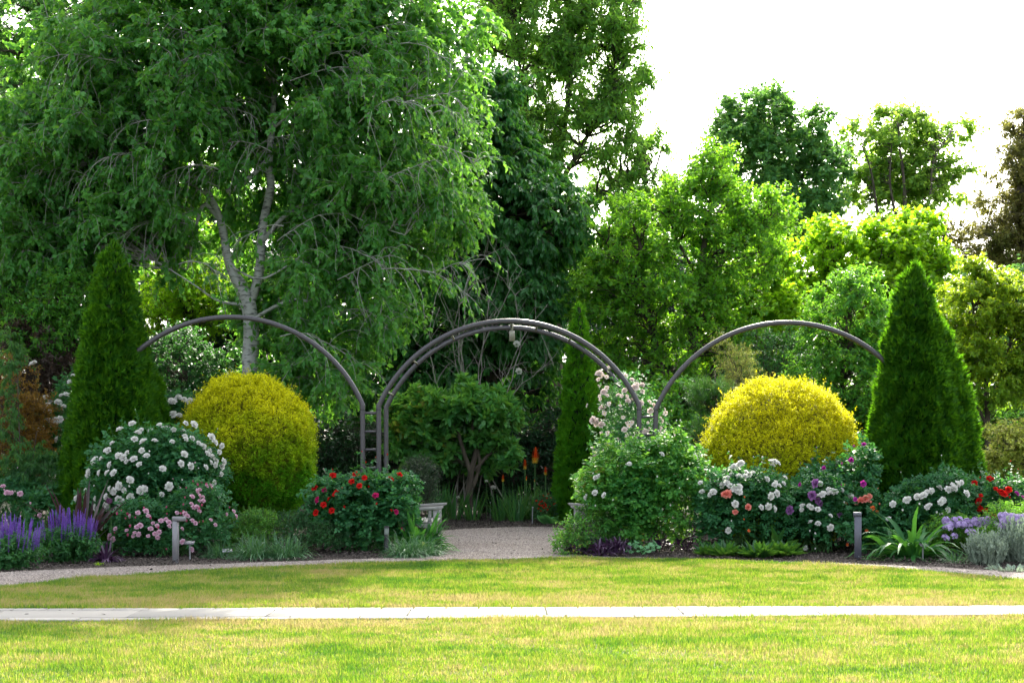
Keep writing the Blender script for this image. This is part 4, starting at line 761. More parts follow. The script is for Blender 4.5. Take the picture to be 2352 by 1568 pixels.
def rose_bush(label, base, D, blobs, nleaf, flowers, lm='rosel', LL=.052, LW=.036, stems=26, fscale=1.0, name='rose_bush', group='rose bushes in the garden beds', seed=1, low=-.6, fat=1.0, shell=.55, sprigs=0, fwd=0, la=.22):
    D = D+.7; blobs = [(b[0], b[1], b[2], b[3], b[4]+.7, b[5]) for b in blobs]
    t = thing(name, label, 'rose bush', GX(base, D), group); g0 = GX(base, D)
    mb = MB(); c, d, idx, rad = in_blobs([(b[0], b[1]+4, b[2]-b[2]*.13, b[3]-b[3]*.13, b[4], b[5]*.85) for b in blobs], nleaf//5//5, shell, 3.0, la, seed, low); c[:, 2] = np.maximum(c[:, 2], .08)
    # sprays: short twig with five pinnate leaves, each of five leaflets
    g = nrm(d*1.0+np.array([0, -.1, .35])+rdir(len(c))*.6); pts = grow(c, g, U(.10, .20, len(c)), 3, 0, .15); tubes(mb, pts, .0022, .0012, 3, 1)
    p, tt = on_line(pts, 5, .0, 1); n = len(p); sd_ = nrm(np.cross(tt, rdir(n))); r = nrm(sd_+tt*.5+np.array([0, -.15, -.05])); N = nrm(np.array([0, -.35, 1.])+rng.normal(size=(n, 3))*.45); S_ = nrm(np.cross(N, r)); RL = LL*1.9*U(.7, 1.2, n)[:, None]
    for f, sgn in ((.35, 1), (.35, -1), (.75, 1), (.75, -1), (.95, 0)):
        dd = nrm(r*(.45 if sgn else 1)+S_*sgn); leaves(mb, p+r*RL*f, dd, N+rng.normal(size=(n, 3))*.25, LL*U(.75, 1.15, n), LW*U(.8, 1.15, n), OVAL)
    tip = c[rng.choice(len(c), stems)]; a = np.repeat(g0[None], stems, 0)+rng.normal(size=(stems, 3))*[.14, .10, 0]; uu = np.linspace(0, 1, 7)[None, :, None]
    mid = a*.4+tip*.6+np.array([0, 0, .1]); sp_ = a[:, None]*(1-uu)**2+2*mid[:, None]*uu*(1-uu)+tip[:, None]*uu**2; tubes(mb, sp_, .009, .004, 5, 1)
    # long shoots standing proud of the bush
    ns = sprigs or max(8, nleaf//1100); sc_, sdir, _, _ = in_blobs(blobs, ns*4, .1, 3, .1, seed+9, .1); k = np.argsort(-sdir[:, 2]+U(0, .5, ns*4))[:ns]; o_ = sc_[k]-np.array([0, 0, .12]); pts = grow(o_, sdir[k]*.5+np.array([0, 0, .9]), U(.22, .48, ns), 5, .03, .10); tubes(mb, pts, .0035, .002, 4, 1)
    leaf_on(mb, pts, 14, LL*1.05, LW, OVAL, .15, .9, .1)
    for q_ in pts[::2, -1]:
        kk_ = flowers[0][0]; inst(BL[kk_][-1], 'bud', t, q_, (U(-.3, .3), U(-.3, .3), 0), U(.5, .8))
    fl = []
    for key, size, lst in flowers:
        for (x, y) in lst:
            q = surf([(b[0], b[1], b[2], b[3], b[4], b[5]+.12) for b in blobs], x, y); q = P(x, y, q[1]-fwd); q[2] = max(q[2], .06); s_ = size*fscale
            fl.append(q); bud = s_ < .55
            me = BL[key][-1] if bud else BL[key][int(rng.integers(len(BL[key])-1))]
            cc = ell(blobs[0])[0]; o = nrm((q-cc)*np.array([1, .5, .8])+np.array([0, -.35, .35])+rng.normal(size=3)*.22)
            if bud: o = nrm(np.array([0, -.1, 1])+rng.normal(size=3)*.3)
            e = Vector(o).to_track_quat('Z', 'Y').to_euler()
            inst(me, 'bud' if bud else 'blossom', t, q, e, (s_/(.4 if bud else .88))*U(.68, 1.15)*fat)
    if fl:   # each flower has its stalk
        fl = np.array(fl); cc = np.mean([ell(b)[0] for b in blobs], 0); a = fl+(cc-fl)*np.array([.18, .5, .3])+np.array([0, 0, -.1]); uu = np.linspace(0, 1, 4)[None, :, None]; pts = a[:, None]*(1-uu)+fl[:, None]*uu
        tubes(mb, pts, .003, .002, 4, 1); leaf_on(mb, pts, 5, LL, LW, OVAL, .1)
    mb.link('foliage', [M[lm], M['stem']], t); return t
C1 = (0, 1400, .6376); C2 = (900, 1400, .6376); C3 = (1800, 1400, .6376); C4 = (2700, 1400, .638); C5 = (3300, 1400, .638)
# ---------------------------------------------------------------- rose bushes
WL = [(752,500),(830,465),(885,505),(865,520),(900,575),(845,560),(970,570),(945,505),(1035,490),(1005,475),(1090,500),(1080,575),(1150,510),(1165,560),(1205,555),(1215,470),(1165,460),(1160,540),(680,630),(705,585),(665,630),(600,690),(585,700),(640,680),(800,645),(795,700),(750,665),(775,675),(890,630),(920,665),(875,718),(840,685),(690,720),(675,770),(715,770),(625,770),(740,660),(1155,655),(1135,712),(1195,728),(1245,585),(1275,605),(1310,630),(1300,650),(1345,580),(1325,548),(1390,600),(1375,640),(1330,670),(1355,695),(1390,730),(1385,778),(1320,705),(1290,735),(1020,745),(548,790),(560,765),(540,880),(815,815),(905,870),(885,880),(1060,855),(1015,905),(895,955),(820,925),(690,870),(715,885),(670,920),(690,940),(745,935),(760,955),(670,980),(780,880),(750,850),(730,1000),(600,930),(480,930),(548,930),(540,990),(600,985),(650,1080),(640,1110),(1340,830),(1370,905),(1335,865),(1400,700),(1350,720)]
WB = [(930,778),(587,855),(1245,745),(935,640),(1140,818),(815,860),(1120,890)]
rose_bush('large bush of full white roses against the left conifer', 358, 19.8, [(358, 1085, 150, 105, 19.85, .5), (300, 1120, 105, 80, 19.75, .45), (440, 1110, 80, 100, 19.85, .4), (400, 1170, 110, 60, 19.8, .45)], 24000,
          [('white', .92, cpos(WL, *C1)), ('white', .4, cpos(WB, *C1))], seed=3, LL=.055, LW=.042)
PL = [(1253,875),(1295,853),(1250,915),(1272,920),(1250,945),(1205,920),(1200,965),(1212,985),(1250,1010),(1235,985),(1235,885),(1160,1025),(1175,1042),(1110,1020),(1465,1010),(1478,1042),(1420,1028),(1322,1065),(1205,1070),(1225,1085),(1350,1095),(1145,1200),(1200,1250),(1140,1120),(820,1040),(795,1130),(860,1110),(880,1100),(845,1145),(835,1165),(870,1155),(930,1165),(990,1172),(945,1120),(985,1100),(1000,1140),(930,1040),(1010,1070),(1040,1060),(1060,1080),(915,1010),(865,1020),(685,1180),(712,1185),(690,1160),(725,1120),(970,1150),(1060,1105),(960,1085),(1318,850),(1275,945)]
PD = [(1295,853),(1265,980),(1275,1080),(1170,1078),(1140,1030),(800,1168),(815,1112),(735,1035),(990,1120),(800,1035),(1245,850),(945,1060),(1250,1000),(1150,1022)]
PBd = [(1213,828),(1270,832),(1170,868),(1150,975),(1158,930),(1040,990),(1438,993),(1250,1082),(760,1010),(905,995),(850,1055),(720,1150),(1046,1253),(1050,1030),(1330,870),(790,1060),(1090,1060)]
rose_bush('low bush of small pink roses in front of the white rose bush', 400, 19.15, [(330, 1215, 95, 68, 19.1, .3), (455, 1195, 82, 92, 19.2, .32), (390, 1225, 130, 55, 19.1, .3)], 14000,
          [('pink', .62, cpos(PL, *C1)), ('deep_pink', .54, cpos(PD, *C1)), ('deep_pink', .36, cpos(PBd, *C1))], seed=4, LL=.04, LW=.028, stems=20)
rose_bush('sprawling rose with a few soft pink blooms at the left edge', 40, 20.6, [(30, 1160, 75, 58, 20.6, .45), (95, 1185, 45, 60, 20.4, .4)], 7000,
          [('pink', .75, cpos([(45, 895), (70, 895), (127, 900), (247, 1035), (20, 855)], *C1)), ('pink', .42, cpos([(192, 968), (95, 890), (30, 880)], *C1))], seed=5, LL=.045, LW=.032, stems=16)
RL_ = [(678,788),(822,780),(797,825),(845,852),(565,865),(690,905),(655,935),(620,970),(672,1008),(572,1018),(1095,782),(1040,808),(700,890),(875,800)]
RM = [(580,940),(945,912),(1072,1015),(625,877),(935,918)]
rose_bush('bush of red and magenta roses at the foot of the left arch post', 838, 20.05, [(838, 1165, 108, 82, 20.1, .55), (900, 1160, 60, 70, 20.1, .45), (760, 1160, 52, 62, 20.1, .4), (840, 1215, 110, 55, 20.1, .5)], 17000,
          [('red', .95, cpos(RL_, *C2)), ('magenta', .95, cpos(RM, *C2)), ('red', .5, cpos([(693, 815), (730, 870), (945, 968), (905, 862), (750, 990), (1050, 1010)], *C2)), ('magenta', .42, cpos([(1127, 1138), (1110, 1125)], *C2))], seed=6, LL=.058, LW=.044)
CL = [(995,108),(935,150),(932,185),(960,165),(980,170),(985,240),(985,285),(940,290),(945,312),(965,265),(1000,340),(862,348),(955,365),(970,395),(1068,350),(1055,285),(1095,255),(1080,290),(1110,290),(1115,320),(1140,310),(1100,160),(1140,188),(1205,220),(1207,260),(1175,215),(1160,235),(1085,422),(1110,455),(1140,455),(1125,475),(1110,535),(900,440),(925,450),(950,470),(915,470),(950,518),(990,520),(1250,325),(1275,345),(1255,380),(1345,370),(1350,395),(1320,425),(1330,445),(1195,335),(1160,550),(1240,455),(1245,495),(1225,510),(1320,490),(1145,620),(990,580),(1020,590),(1000,650),(1060,610),(1090,605),(1080,640),(1050,650),(915,650),(1225,580),(1345,520),(1415,540),(1035,620),(1190,515),(1095,500),(1310,510),(1350,550),(1400,575)]
rose_bush('climbing rose with blush white flowers on the right side of the central arch', 1455, 21.2, [(1425, 935, 42, 75, 21.2, .32), (1420, 1010, 60, 55, 21.2, .38), (1480, 960, 40, 60, 21.2, .32), (1500, 1010, 45, 50, 21.2, .35), (1455, 890, 22, 40, 21.2, .25), (1440, 1100, 60, 90, 21.2, .3)], 8500,
          [('blush', 1.0, cpos(CL, *C3)), ('blush', .4, cpos([(1207, 160), (935, 230), (1060, 560), (890, 620)], *C3))], name='climbing_rose', seed=7, fwd=.12, LL=.038, LW=.026, stems=26, low=-1, shell=.8)
GW = [(1125,715),(915,800),(935,790),(910,895),(968,910),(855,922),(1535,670),(1568,835),(1585,888),(1328,655)]
GB = [(1300,712),(1180,655),(1440,870),(822,812),(897,778),(1042,998),(912,982),(1383,980),(1020,945),(890,1075),(1375,835),(1250,630),(1105,720),(1300,800)]
rose_bush('big leafy green rose bush with few white blooms right of the gravel opening', 1465, 20.0, [(1455, 1130, 85, 90, 20.0, .55), (1540, 1120, 70, 85, 20.1, .5), (1385, 1130, 50, 60, 19.9, .4), (1470, 1195, 120, 55, 20, .5), (1535, 1040, 42, 40, 20.2, .35), (1345, 1110, 28, 24, 20.4, .2), (1400, 1060, 30, 30, 20.3, .25), (1470, 1050, 36, 34, 20.2, .25), (1590, 1080, 26, 40, 20.3, .25)], 21000,
          [('white', .75, cpos(GW, *C3)), ('white', .38, cpos(GB, *C3))], lm='rosely', seed=8, LL=.062, LW=.042, shell=.9, sprigs=85, la=.42)
W1 = [(370,730),(400,720),(415,710),(360,745),(290,790),(330,800),(355,780),(310,810),(300,845),(345,850),(325,835),(375,865),(400,860),(400,890),(380,885),(440,770),(465,780),(490,770),(400,790),(440,790),(160,832),(228,832),(170,888),(222,905),(240,890),(265,830),(600,700),(625,700),(645,710),(610,725),(575,810),(630,830),(650,850),(680,835),(625,845),(600,915),(637,898),(540,985),(585,980),(620,995),(378,965),(335,1130),(690,800)]
rose_bush('white rose bush with three coral pink blooms before the golden dome', 1705, 19.7, [(1700, 1150, 88, 75, 19.8, .5), (1650, 1175, 55, 70, 19.7, .4), (1755, 1150, 58, 72, 19.8, .42), (1700, 1205, 100, 50, 19.8, .45)], 15000,
          [('white', .82, cpos(W1, *C4)), ('coral', 1.0, cpos([(310, 905), (330, 903), (378, 1015), (457, 983)], *C4)), ('orange', .6, cpos([(462, 1130)], *C4)), ('white', .35, cpos([(545, 678), (530, 830), (355, 1075), (520, 820)], *C4)), ('orange', .35, cpos([(437, 926), (432, 1067)], *C4))], seed=9, LL=.052, LW=.038)
W2 = [(910,838),(935,895),(925,905),(965,875),(990,880),(1010,885),(1045,878),(1000,900),(975,895),(1085,925),(1100,920),(800,975),(840,975),(855,985),(895,998),(795,1000),(975,1038),(975,1110),(850,1078),(897,1088),(820,1240),(895,915)]
rose_bush('white rose bush left of the slate square path light', 1885, 19.75, [(1880, 1170, 75, 70, 19.8, .42), (1915, 1205, 70, 60, 19.7, .42), (1845, 1190, 45, 55, 19.8, .35)], 11500,
          [('white', .8, cpos(W2, *C4)), ('white', .42, cpos([(845, 1138), (875, 1190), (885, 1155), (877, 1250), (1060, 960)], *C4))], seed=10, LL=.05, LW=.037)
rose_bush('tall rose with mauve and purple blooms between golden dome and right conifer', 1900, 20.2, [(1955, 1110, 45, 70, 20.1, .3), (1880, 1120, 60, 50, 20.2, .33), (1975, 1070, 22, 50, 20.0, .2), (1835, 1150, 35, 45, 20.1, .3)], 5200,
          [('mauve', 1.25, cpos([(885, 835), (862, 910), (723, 1003)], *C4)), ('mauve', .9, cpos([(900, 945), (915, 960), (1035, 1030)], *C4)), ('violet', 1.05, cpos([(785, 843), (933, 740), (1105, 692), (1185, 593), (1180, 838), (1130, 935)], *C4)), ('violet', .5, cpos([(1048, 850), (1045, 718), (1120, 610)], *C4))], seed=11, LL=.065, LW=.048, stems=16, shell=.9, fwd=.45)
rose_bush('coral and orange rose behind the slate square path light', 1990, 19.6, [(1985, 1190, 42, 62, 19.7, .35), (2005, 1220, 30, 45, 19.7, .3)], 6500,
          [('coral', 1.0, cpos([(1140, 950), (1170, 945), (1195, 935), (1215, 920)], *C4)), ('orange', .7, cpos([(1075, 962), (1080, 1015), (1063, 1150), (1083, 1218), (1200, 1130), (1235, 990)], *C4)), ('orange', .72, cpos([(325, 1012), (300, 990)], *C5)), ('coral', .45, cpos([(345, 970), (285, 960)], *C5))], seed=12, LL=.048, LW=.036, stems=14)
W3_ = [(427,965),(510,942),(600,920),(620,910),(640,890),(660,885),(580,920),(672,878),(715,862),(770,875),(790,870),(800,845),(830,840),(810,865),(855,830),(740,940),(640,985),(655,975),(770,1000),(885,900),(400,1058),(520,935),(725,955)]
rose_bush('white rose bush spreading in front of the right conifer', 2120, 19.7, [(2110, 1165, 75, 55, 19.7, .38), (2180, 1145, 65, 60, 19.75, .38), (2060, 1195, 40, 45, 19.6, .3), (2150, 1195, 90, 40, 19.7, .35)], 11000,
          [('white', .85, cpos(W3_, *C5)), ('white', .42, cpos([(490, 1010), (595, 970), (720, 1035), (700, 1025), (740, 1030)], *C5))], seed=13, LL=.052, LW=.034)
RR = [(850,857),(775,932),(938,838),(1030,805),(1050,810),(1070,870),(1095,885),(1110,890),(1130,905),(1150,875),(977,912),(965,945),(955,1010),(975,990),(985,1000),(1010,1010),(1055,1035)]
rose_bush('bright red rose bush at the right edge', 2270, 20.0, [(2270, 1150, 72, 58, 20.0, .45), (2330, 1160, 55, 60, 20, .42), (2290, 1195, 80, 40, 20, .4), (2380, 1170, 50, 50, 20, .4)], 10500,
          [('red', .95, cpos(RR, *C5)), ('red', .45, cpos([(980, 805), (885, 1003), (1205, 1010), (1160, 930)], *C5)), ('violet', .95, cpos([(1200, 900), (1240, 925)], *C5))], seed=14, LL=.05, LW=.036)
RE = [(285,300),(317,320),(300,345),(285,370),(305,390),(300,440),(350,445),(375,435),(262,498),(365,330),(400,355),(415,285),(385,285),(360,560),(330,780),(312,810),(288,740),(460,205),(460,165),(310,455),(440,205),(205,90),(215,80)]
rose_bush('pale climbing rose to the left of the left conifer', 130, 23.0, [(130, 985, 42, 70, 23, .35), (150, 920, 30, 60, 23.2, .3), (130, 1060, 45, 60, 23, .35)], 5500,
          [('white', 1.0, cpos(RE, *C1))], name='climbing_rose', seed=15, stems=16, low=-1, shell=.9)
RF = [(980,320),(1050,330),(1075,320),(1090,325),(1005,370),(1020,395),(1085,405),(1000,395),(1120,300),(1155,310),(1190,320),(1215,320),(1125,410),(975,440),(1040,440),(990,350),(1060,455),(990,225)]
rose_bush('white rose between the left conifer and the golden globe', 400, 21.9, [(395, 970, 48, 62, 21.9, .35), (420, 930, 34, 22, 21.9, .22), (400, 1050, 55, 60, 21.9, .35)], 6500,
          [('white', .92, cpos(RF, *C1))], seed=16, stems=16, low=-1, shell=.7)
# ---------------------------------------------------------------- strap leaved, grassy and spiky plants
def straps(mb, c, n, L_, W_, rise=(.3, 1.3), droop=1.0, rad=.06, S=6, m=0, fold=.25, zr=None, az=None):
    a = U(0, 6.283, n) if az is None else U(az[0], az[1], n); el = U(*rise, n); ln = L_*U(.6, 1.1, n)
    o = np.asarray(c)+np.c_[np.cos(a), np.sin(a), np.zeros(n)]*(rad*np.sqrt(U(0, 1, n)))[:, None]; o[:, 2] = max(.01, float(np.asarray(c).ravel()[2]))
    d = np.c_[np.cos(a)*np.cos(el), np.sin(a)*np.cos(el), np.sin(el)]; pts = [o]; T_ = [d]
    for k in range(S):
        d = nrm(d+np.array([0, 0, -droop*(k+1)/S*.55])*np.cos(el)[:, None]*1.2+rng.normal(size=(n, 3))*.03); pts.append(pts[-1]+d*(ln/S)[:, None]); T_.append(d)
    p = np.stack(pts, 1); T_ = np.stack(T_, 1); p[..., 2] = np.maximum(p[..., 2], .012)
    B = nrm(np.stack([-np.sin(a), np.cos(a), np.zeros(n)], 1)+rng.normal(size=(n, 3))*.25)[:, None]*np.ones((1, S+1, 1)); N = nrm(np.cross(T_, B)); N = N*np.sign(N[..., 2:3]+1e-6)
    t = np.linspace(0, 1, S+1); prof = np.minimum(1, .55+1.6*t)*np.sqrt(np.clip(1-t**2.6, 0.004, 1)); hw = (W_*U(.7, 1.15, n))[:, None, None]*prof[None, :, None]/2
    v = np.stack([p-B*hw+N*hw*fold, p, p+B*hw+N*hw*fold], 2)
    i = (np.arange(n)*(S+1)*3)[:, None, None]+(np.arange(S)*3)[None, :, None]; k = np.arange(2)[None, None]
    mb.add(v, np.stack([i+k, i+k+1, i+3+k+1, i+3+k], -1).reshape(-1, 4), m)
def strap_plant(name, label, cat, x, yb, n, L_, W_, mt, rise=(.3, 1.3), droop=1., rad=.06, group=None, spread=None, D=None, fold=.25, S=6):
    p = G(x, yb) if D is None else GX(x, D); t = thing(name, label, cat, p, group); mb = MB()
    for (dx, dy, f) in (spread or [(0, 0, 1)]): straps(mb, p+np.array([dx, dy, .01]), int(n*f), L_*(.8+.2*f), W_, rise, droop, rad, S, 0, fold)
    mb.link('foliage', M[mt], t); return t
LG = 'clumps of lilyturf along the bed edge'
for i, (x, yb, ww, lb) in enumerate([(505, 1281, .3, 'narrow leaved lilyturf clump behind the tilted grey label'), (585, 1285, .42, 'arching lilyturf clump left in the wide row beside the golden globe'), (655, 1284, .42, 'arching lilyturf clump right in the wide row beside the golden globe'), (935, 1280, .4, 'arching lilyturf clump right beside the black bollard'), (980, 1277, .3, 'small lilyturf clump at the corner of the gravel opening')]):
    strap_plant('lilyturf', lb, 'grass clump', x, yb, 210 if ww > .35 else 140, ww, .011, 'lily', (.25, 1.35), 1.25, .11, LG, [(0, 0, 1), (.12, .12, .5), (-.13, .1, .5)])
strap_plant('lilyturf', 'small grey green tuft in front of the silver leaved plants', 'grass clump', 2195, 1293, 160, .22, .007, 'lily', (.3, 1.3), 1.0, .12, LG)
strap_plant('lilyturf', 'thin tuft between the two plant labels right of centre', 'grass clump', 1722, 1266, 120, .20, .007, 'lily', (.5, 1.35), .8, .12, LG)
strap_plant('broad_leaf_plant', 'clump of wide glossy upright leaves in front of the left bench', 'plant', 955, 1268, 95, .62, .066, 'crinum', (.25, 1.35), .8, .13, None, [(0, 0, 1), (.15, .05, .5), (-.08, .15, .4)])
strap_plant('crinum_plant', 'big arching strap leaved plant with yellowed tips right of the slate post', 'plant', 2095, 1285, 72, .85, .075, 'crinum', (.2, 1.2), 1.1, .10, None, [(0, 0, 1), (.12, .15, .4), (-.22, .1, .3)])
strap_plant('flax_plant', 'dark bronze sword leaved plant behind the violet salvias', 'plant', 182, 1275, 30, 1.08, .085, 'bronze', (.85, 1.52), .3, .12, None, None, 19.5)
strap_plant('dark_leaf_plant', 'low dark purple leaved clump at the mulch edge left', 'plant', 243, 1290, 60, .27, .045, 'purplel', (.2, 1.4), .9, .07)
strap_plant('yucca', 'grey green sword leaves behind the red rose bush', 'plant', 765, 1200, 26, 1.0, .07, 'lily', (.7, 1.5), .35, .12, None, None, 22.6)
strap_plant('arching_leaf_plant', 'green arching narrow leaved plant left of the bronze flax', 'plant', 88, 1270, 90, .75, .022, 'iris', (.6, 1.45), 1.3, .2, None, None, 20.9)
strap_plant('daylily', 'strappy green leaves lit by the sun at the right edge behind the red roses', 'plant', 2300, 1200, 260, .75, .02, 'iris', (.7, 1.5), .9, .6, None, [(0, 0, 1), (.5, .3, 1), (.9, .8, 1), (-.2, .6, .7)], 23.4)
# iris bed and torch lilies
IG = 'iris clumps at the back of the gravel opening'
for i, (x, D, n, L_, lb) in enumerate([(1000, 28.4, 40, .75, 'iris clump left of all, beside the dark round bush'), (1045, 28.8, 40, .7, 'iris clump left of the white stake with a pale lilac flower'), (1085, 28.6, 34, .6, 'shorter iris clump near the leaning thin stake'), (1150, 28.4, 40, .62, 'iris clump right of the tall white stake'), (1190, 28.2, 28, .55, 'bright green iris clump before the torch lilies'), (1018, 29.6, 30, .8, 'taller shaded iris clump at the back of the bed')]):
    strap_plant('iris_plant', lb, 'plant', x, 0, n, L_, .035, 'iris', (1.0, 1.53), .35, .16, IG, None, D, .1)
for (x, y, D, lb) in [(1133, 1120, 28.3, 'cream white iris flower above the leaves'), (1117, 1105, 28.6, 'small cream iris flower behind the larger one'), (1052, 1142, 28.6, 'pale lilac iris flower low in the bed')]:
    q = P(x, y, D); t = thing('iris_flower', lb, 'flower', [q[0], q[1], 0], 'iris flowers in the bed'); mb = MB(); limb(mb, [[q[0], q[1], 0, .006], [q[0]+.01, q[1], q[2]*.6, .005], [*q, .004]], 6, 6); mb.link('stem', M['stem'], t)
    inst(BL['white'][0], 'blossom', t, q, (-.6, .2, 0), 1.15 if 'cream white' in lb else .7)
t = thing('torch_lily', 'torch lilies with red orange pokers in front of the dark shrubs', 'plant', GX(1205, 28.7)); mb = MB()
for dx, dy, n in ((0, 0, 120), (.35, .1, 110), (-.25, .05, 60), (.6, .2, 50)): straps(mb, GX(1205, 28.7)+np.array([dx, dy, .01]), n, .78, .018, (.6, 1.5), .9, .14)
mb.link('foliage', M['iris'], t)
tm = MB(); hz = np.linspace(0, 1, 13)
for j, h in enumerate(hz):
    for i in range(12):
        a = 2*math.pi*(i+.5*(j % 2))/12; r = .034*math.sin(math.pi*min(1, .22+.78*h))+.004
        leaves(tm, np.array([[r*.5*math.cos(a), r*.5*math.sin(a), h*.17]]), np.array([[math.cos(a), math.sin(a), .3-1.0*(1-h)]]), np.array([[0, 0, 1.]]), .036, .015, KITE, 1 if h < .35 else 0)
limb(tm, [[0, 0, -.01, .012], [0, 0, .08, .02], [0, 0, .17, .012], [0, 0, .20, .003]], 8, 8, 0)
torch = tm.mesh('torch', [M['torch'], M['torchb']])
for (x, yt, sc_, yd) in [(1229, 1022, 1, 1060), (1206, 1052, 1, 1075), (1253, 1070, .95, 1088), (1155, 1088, .95, 1104), (1209, 1092, .6, 1102), (1228, 1097, .6, 1105)]:
    D = 28.5; top = P(x, yd, D); h_ = (yd-yt)*D/F/.2*.9; b = np.array([top[0]-.03, D, 0]); mb = MB(); limb(mb, [[*b, .011], [*(b*.5+top*.5+[.01, 0, 0]), .010], [*top, .009]], 8, 6); s_ = mb.link('flower_stem', M['stem'], t)
    inst(torch, 'torch', s_, top-np.array(ORIG[t.name])*0, (U(-.05, .05), U(-.05, .05), 0), (h_*1.1, h_*1.1, h_))
# veined leaf plant, red flowered plant, purple groundcover
def rosette(name, label, x, yb, n, L_, W_, mt, rise=(.1, 1.2), tpl=OVAL, stalk=.0, spread=.05, D=None, group=None, pm=0, slots=None):
    p = G(x, yb) if D is None else GX(x, D); t = thing(name, label, 'plant', p, group); mb = MB()
    a = U(0, 6.283, n); el = U(*rise, n); r = spread*np.sqrt(U(0, 1, n)); o = p+np.c_[np.cos(a)*r, np.sin(a)*r, np.full(n, .01)]; d = np.c_[np.cos(a)*np.cos(el), np.sin(a)*np.cos(el), np.sin(el)]
    if stalk:
        pts = grow(o, d+np.array([0, 0, .6]), stalk*U(.5, 1.2, n), 4, .12, .08); tubes(mb, pts, .003, .002, 4, 1); o = pts[:, -1]; N = nrm(np.array([0, -.55, .9])+rng.normal(size=(n, 3))*.35); d = nrm(np.c_[np.cos(a), np.sin(a), np.full(n, -.3)])
    else: N = nrm(np.array([0, 0, 1.])-d*.3+rng.normal(size=(n, 3))*.2)
    leaves(mb, o, d, N, L_*U(.65, 1.15, n), W_*U(.7, 1.1, n), tpl); mb.link('foliage', [M[mt], M['stem']], t); return t
def veinmat():
    m = M['caladium'].copy(); m.name = 'veined leaf'; nt = m.node_tree; N = nt.nodes; L = nt.links
    pr = [n for n in N if n.type == 'BSDF_PRINCIPLED'][0]; tc = [n for n in N if n.type == 'TEX_COORD'][0]
    vo = N.new('ShaderNodeTexVoronoi'); vo.feature = 'DISTANCE_TO_EDGE'; vo.inputs['Scale'].default_value = 34; L.new(tc.outputs['Object'], vo.inputs['Vector'])
    mr = N.new('ShaderNodeMapRange'); mr.inputs[1].default_value = .02; mr.inputs[2].default_value = .10; mr.inputs[3].default_value = 1; mr.inputs[4].default_value = 0; L.new(vo.outputs['Distance'], mr.inputs[0])
    mx = N.new('ShaderNodeMix'); mx.data_type = 'RGBA'; src = pr.inputs['Base Color'].links[0].from_socket; L.new(mr.outputs[0], mx.inputs[0]); L.new(src, mx.inputs[6]); mx.inputs[7].default_value = (.26, .5, .3, 1); L.new(mx.outputs[2], pr.inputs['Base Color']); return m
M['veined'] = veinmat()
rosette('veined_leaf_plant', 'round leaved plant with silver veins beside the purple groundcover', 1476, 1274, 42, .075, .075, 'veined', tpl=ROUND, stalk=.2, spread=.05)
for (x, yb, n, L_, lb) in [(1625, 1276, 60, .17, 'small leafy rosette under the leaning allium stems'), (1665, 1279, 75, .19, 'leafy rosette left of the pair of plant labels'), (1745, 1282, 90, .21, 'leafy rosette right of the side on plant label'), (1800, 1279, 80, .23, 'leafy rosette at the foot of the second white rose'), (1785, 1270, 26, .36, 'taller broad leaves behind the rosettes by the spotlight'), (1712, 1279, 34, .15, 'tiny leafy rosette right beside the side on plant label')]:
    rosette('leafy_rosette', lb, x, yb, n, L_*1.2, L_*.42, 'strap' if L_ < .3 else 'iris', (.25, 1.3), OVAL, 0, .09, None, 'leafy rosettes along the right bed edge')
rosette('tiny_weed', 'small bright green tuft growing in the mulch at left', 398/1.0*.0+229, 1299, 60, .05, .012, 'lime', (.3, 1.3), KITE, 0, .05)
def mound(name, label, x, yb, blobs, n, LL, LW, mt, D, tpl=KITE, cat='shrub', group=None, up=.5, twl=.12, nl=11, low=-.5, seed=1):
    t = thing(name, label, cat, GX(x, D), group); mb = MB(); c, d, idx, rad = in_blobs(blobs, n, .6, 3, .12, seed, low); c[:, 2] = np.maximum(c[:, 2], .04)
    pts = grow(c, d*.7+np.array([0, -.1, up])+rdir(n)*.5, twl*U(.6, 1.3, n), 3, .02, .12); tubes(mb, pts, .002, .001, 3, 1); leaf_on(mb, pts, nl, LL, LW, tpl, .1, .9, .05, 1)
    g0 = GX(x, D); k = 14; tip = c[rng.choice(n, k)]; a = np.repeat(g0[None], k, 0)+rng.normal(size=(k, 3))*[.05, .05, 0]; uu = np.linspace(0, 1, 5)[None, :, None]; tubes(mb, a[:, None]*(1-uu)+tip[:, None]*uu, .007, .003, 4, 1)
    mb.link('foliage', [M[mt], M['bark']], t); return t
mound('low_shrub', 'low green mound between pink roses and red rose bush, left half', 590, 1280, [(585, 1225, 62, 48, 20.4, .35), (560, 1250, 50, 35, 20.2, .3)], 1500, .026, .013, 'shrub', 20.3, seed=2, group='low green mounds by the golden globe')
mound('low_shrub', 'low green mound left of the red rose bush, right half', 700, 1270, [(690, 1228, 70, 45, 20.6, .38), (740, 1240, 40, 35, 20.4, .3)], 1500, .026, .013, 'shrubd', 20.5, seed=3, group='low green mounds by the golden globe')
mound('dark_round_bush', 'small dark round bush beneath the central arch behind the red roses', 962, 1200, [(962, 1105, 42, 52, 25, .38), (962, 1150, 46, 50, 25, .38)], 1700, .024, .010, 'hedge', 25, seed=4)
mound('tangled_vine', 'small leaved green vine spilling onto the gravel beside the right bench', 1310, 1275, [(1318, 1236, 34, 40, 20.2, .25), (1352, 1218, 40, 38, 20.5, .3), (1302, 1258, 26, 18, 20.0, .18)], 520, .036, .024, 'rosely', 20.2, OVAL, 'vine', up=.2, twl=.18, nl=9, low=-1, seed=5)
mound('red_flower_plant', 'small bushy plant dotted with red flowers next to the narrow conifer', 1250, 1200, [(1250, 1172, 26, 30, 27.6, .25)], 420, .03, .016, 'shrubd', 27.6, seed=6)
t = bpy.data.objects['red_flower_plant']
